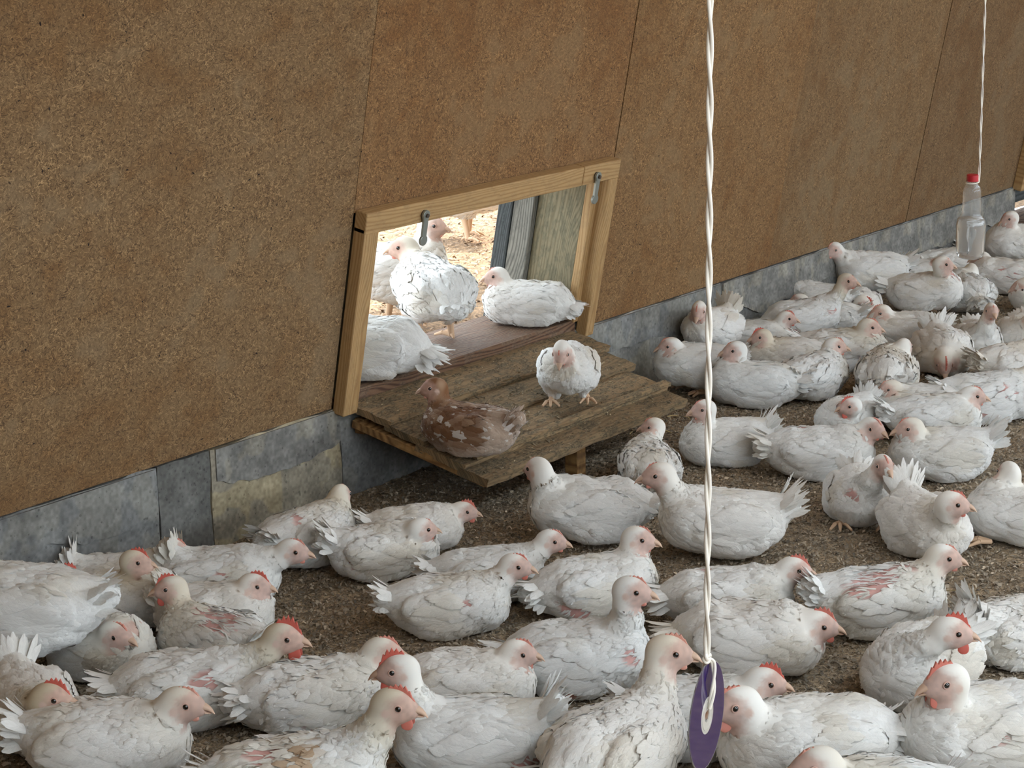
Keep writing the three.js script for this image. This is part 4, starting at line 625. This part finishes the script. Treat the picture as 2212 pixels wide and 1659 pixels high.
{
  const t = thing('hanging_bottle', 'clear plastic water bottle with red cap hanging by a string', 'bottle');
  const base = [4.758, 0.765, 1.643]; t.position.set(...base);
  const lean2 = new THREE.Matrix4().makeRotationFromEuler(new THREE.Euler(0.02, 0, 0.055));
  const pet = new THREE.MeshPhysicalMaterial({ color: 0xf4f6f7, roughness: 0.12, transmission: 0.88, thickness: 0, ior: 1.45, clearcoat: 1, clearcoatRoughness: 0.05 });
  const water = new THREE.MeshPhysicalMaterial({ color: 0xf6f9fb, roughness: 0.03, transmission: 0.9, thickness: 0.03, ior: 1.33 });
  // octagonal-waisted body with ribbed shoulder
  const prof = [[0.0, 0.004], [0.022, 0.0], [0.031, 0.004], [0.0345, 0.012], [0.0355, 0.05], [0.036, 0.085], [0.034, 0.1], [0.027, 0.108], [0.0235, 0.113], [0.0232, 0.122], [0.0245, 0.126], [0.0232, 0.131], [0.0228, 0.138], [0.024, 0.142], [0.0226, 0.147], [0.0223, 0.155], [0.0235, 0.159], [0.0222, 0.163], [0.0222, 0.174], [0.02, 0.181], [0.0145, 0.188], [0.0125, 0.191], [0.0125, 0.197]];
  const lathe = (pr, seg) => new THREE.LatheGeometry(pr.map(([x, y]) => new THREE.Vector2(x, y)), seg);
  const g = lathe(prof, 40), p = g.attributes.position;
  for (let i = 0; i < p.count; i++) { const y = p.getY(i); if (y > 0.012 && y < 0.1) { const a = Math.atan2(p.getZ(i), p.getX(i)), d = 1 + 0.05 * Math.sin(a * 10) * Math.sin((y - 0.012) / 0.088 * Math.PI * 3); p.setX(i, p.getX(i) * d); p.setZ(i, p.getZ(i) * d); } }
  g.computeVertexNormals(); part('bottle_shell', g.applyMatrix4(lean2), pet, t);
  const wp = prof.filter(([, y]) => y <= 0.1).map(([x, y]) => [Math.max(0, x - 0.0012), y + 0.0012]); wp.push([0, wp[wp.length - 1][1]]);
  const wg = lathe(wp, 40), q = wg.attributes.position; for (let i = 0; i < q.count; i++) { const y = q.getY(i); if (y > 0.012 && y < 0.1) { const a = Math.atan2(q.getZ(i), q.getX(i)), d = 1 + 0.05 * Math.sin(a * 10) * Math.sin((y - 0.012) / 0.088 * Math.PI * 3); q.setX(i, q.getX(i) * d); q.setZ(i, q.getZ(i) * d); } }
  wg.computeVertexNormals(); part('water', wg.applyMatrix4(lean2), water, t);
  const cap = lathe([[0, 0.213], [0.0135, 0.213], [0.0145, 0.2115], [0.0147, 0.197], [0.0135, 0.197]], 40); part('cap', cap.applyMatrix4(lean2), std({ color: 0xb3202c, roughness: 0.45 }), t);
  const c = new THREE.Vector3(0, 0.194, 0).applyMatrix4(lean2), loop = []; for (let i = 0; i <= 20; i++) { const a = i / 20 * Math.PI * 2; loop.push([c.x + Math.cos(a) * 0.0155, c.y + Math.cos(a) * 0.002, c.z + Math.sin(a) * 0.0155]); }
  yarn(loop, 0.0022, 120, M.string, t, 'string_loop');
  const sx = c.x + 0.013, sz = c.z + 0.011; yarn([[sx, c.y, sz], [sx + 0.001, c.y + 0.05, sz], [sx, c.y + 0.5, sz], [sx, 2.72 - base[1], sz]], 0.003, 50, M.string, t, 'string');
}
// ------------------------------------------------------------------ litter, straw, chips
{
  const flake = (() => { const g = new THREE.BufferGeometry(); g.setAttribute('position', new THREE.BufferAttribute(new Float32Array([-1, 0, -0.3, -0.3, 0.25, -0.42, 0.8, 0.1, -0.3, 1, 0, 0.15, 0.2, 0.3, 0.4, -0.8, 0.05, 0.32]), 3)); g.setIndex([0, 5, 1, 1, 5, 4, 1, 4, 2, 2, 4, 3]); g.computeVertexNormals(); return g; })();
  const scatter = (name, label, cat, n, mat, place, size, colour, seed) => {
    const m = shade(new THREE.InstancedMesh(flake, mat, n)); m.name = name; m.userData = { label, category: cat, kind: 'stuff' };
    const r = rng(seed), o = new THREE.Object3D(), c = new THREE.Color();
    for (let i = 0; i < n; i++) { const [x, y, z] = place(r); o.position.set(x, y, z); const tl = 0.9; o.rotation.set((r() - 0.5) * tl, r() * 6.283, (r() - 0.5) * tl); const [a, b2, d] = size(r); o.scale.set(a, b2, d); o.updateMatrix(); m.setMatrixAt(i, o.matrix); m.setColorAt(i, c.setRGB(...colour(r))); }
    scene.add(m); return m;
  };
  const hgt = (x, z) => -0.004 + fbm(x * 3, 0, z * 3, 2) * 0.012;
  scatter('litter_flakes', 'crumbly brown flakes of trodden litter all over the floor', 'litter', 120000, M.flake,
    (r) => { for (;;) { const x = 2.2 + 7.2 * Math.pow(r(), 1.25), z = 0.01 + r() * 2.9; if (z > 2.75 - 0.406 * (x - 3.56) || x < 2.2 + 0.663 * (z - 0.61)) continue; return [x, hgt(x, z) + 0.001 + r() * 0.004, z]; } },
    (r) => { const s = 0.003 + r() * r() * 0.008; return [s, s * 2.2, s * (0.5 + r())]; },
    (r) => { const v = 0.4 + r() * 1.15, w = r() < 0.07 ? 1.9 : 1; return [0.275 * v * w, 0.23 * v * w, 0.175 * v * w]; }, 501);
  { // straw stalks
    const r = rng(502), geos = [];
    while (geos.length < 240) {
      const x = 2.3 + 5 * Math.pow(r(), 1.3), z = 0.05 + r() * 2.7; if (z > 2.6 - 0.406 * (x - 3.56) || x < 2.3 + 0.663 * (z - 0.61) || BIRDS.some((b) => Math.hypot(x - b.p[0], z - b.p[2]) < 0.27 * b.s)) continue;
      const a = r() * 6.283, L = 0.02 + r() * r() * 0.085, y = hgt(x, z) + 0.009, v = 0.75 + r() * 0.45, w = 0.0011 + r() * 0.0009, c = [0.62 * v, 0.49 * v, 0.25 * v], k = a + (r() - 0.5) * 0.5;
      const m = [x + Math.cos(a) * L / 2, y + 0.003, z + Math.sin(a) * L / 2];
      geos.push(tinted(rod([x, y, z], m, w, w, 5), c), tinted(rod(m, [m[0] + Math.cos(k) * L / 2, y, m[2] + Math.sin(k) * L / 2], w, w * 0.8, 5), c));
    }
    const s = part('loose_straw', mergeGeometries(geos), skinMat, scene); s.userData = { label: 'scattered yellow straw stalks lying on the litter', category: 'straw', kind: 'stuff' };
  }
  scatter('wood_chips', 'pale wood chips covering the ground outside the doorway', 'wood chips', 42000, M.flake,
    (r) => { const x = 5 + r() * 6.5, z = -0.45 - r() * 4.2; return [x, 0.045 + fbm(x * 2, 1, z * 2, 2) * 0.02 + 0.002 + r() * 0.006, z]; },
    (r) => { const s = 0.006 + r() * r() * 0.018; return [s, s * 0.7, s * (0.5 + r() * 0.6)]; },
    (r) => { const v = 0.5 + r() * 0.7; return [0.36 * v, 0.25 * v, 0.165 * v]; }, 503);
  scatter('ramp_dirt', 'dried droppings and litter crumbs caked on the ramp', 'dirt', 5200, M.flake,
    (r) => { const x = 0.02 + r() * 1.02, v = 0.01 + r() * 0.49; return [4.254 + x, 0.26 + (v < 0.15 ? 0.018 : v < 0.275 ? 0.005 : v < 0.43 ? -0.008 : -0.019) - v * Math.sin(Math.atan(0.2205)) + r() * 0.002, v * Math.cos(Math.atan(0.2205))]; },
    (r) => { const s = 0.002 + r() * r() * 0.006; return [s, s * 0.7, s * (0.5 + r() * 0.8)]; },
    (r) => { const v = 0.5 + r() * 0.8, w = r() < 0.08 ? 2 : 1; return [0.24 * v * w, 0.19 * v * w, 0.12 * v * w]; }, 504);
}
renderer.render(scene, camera);
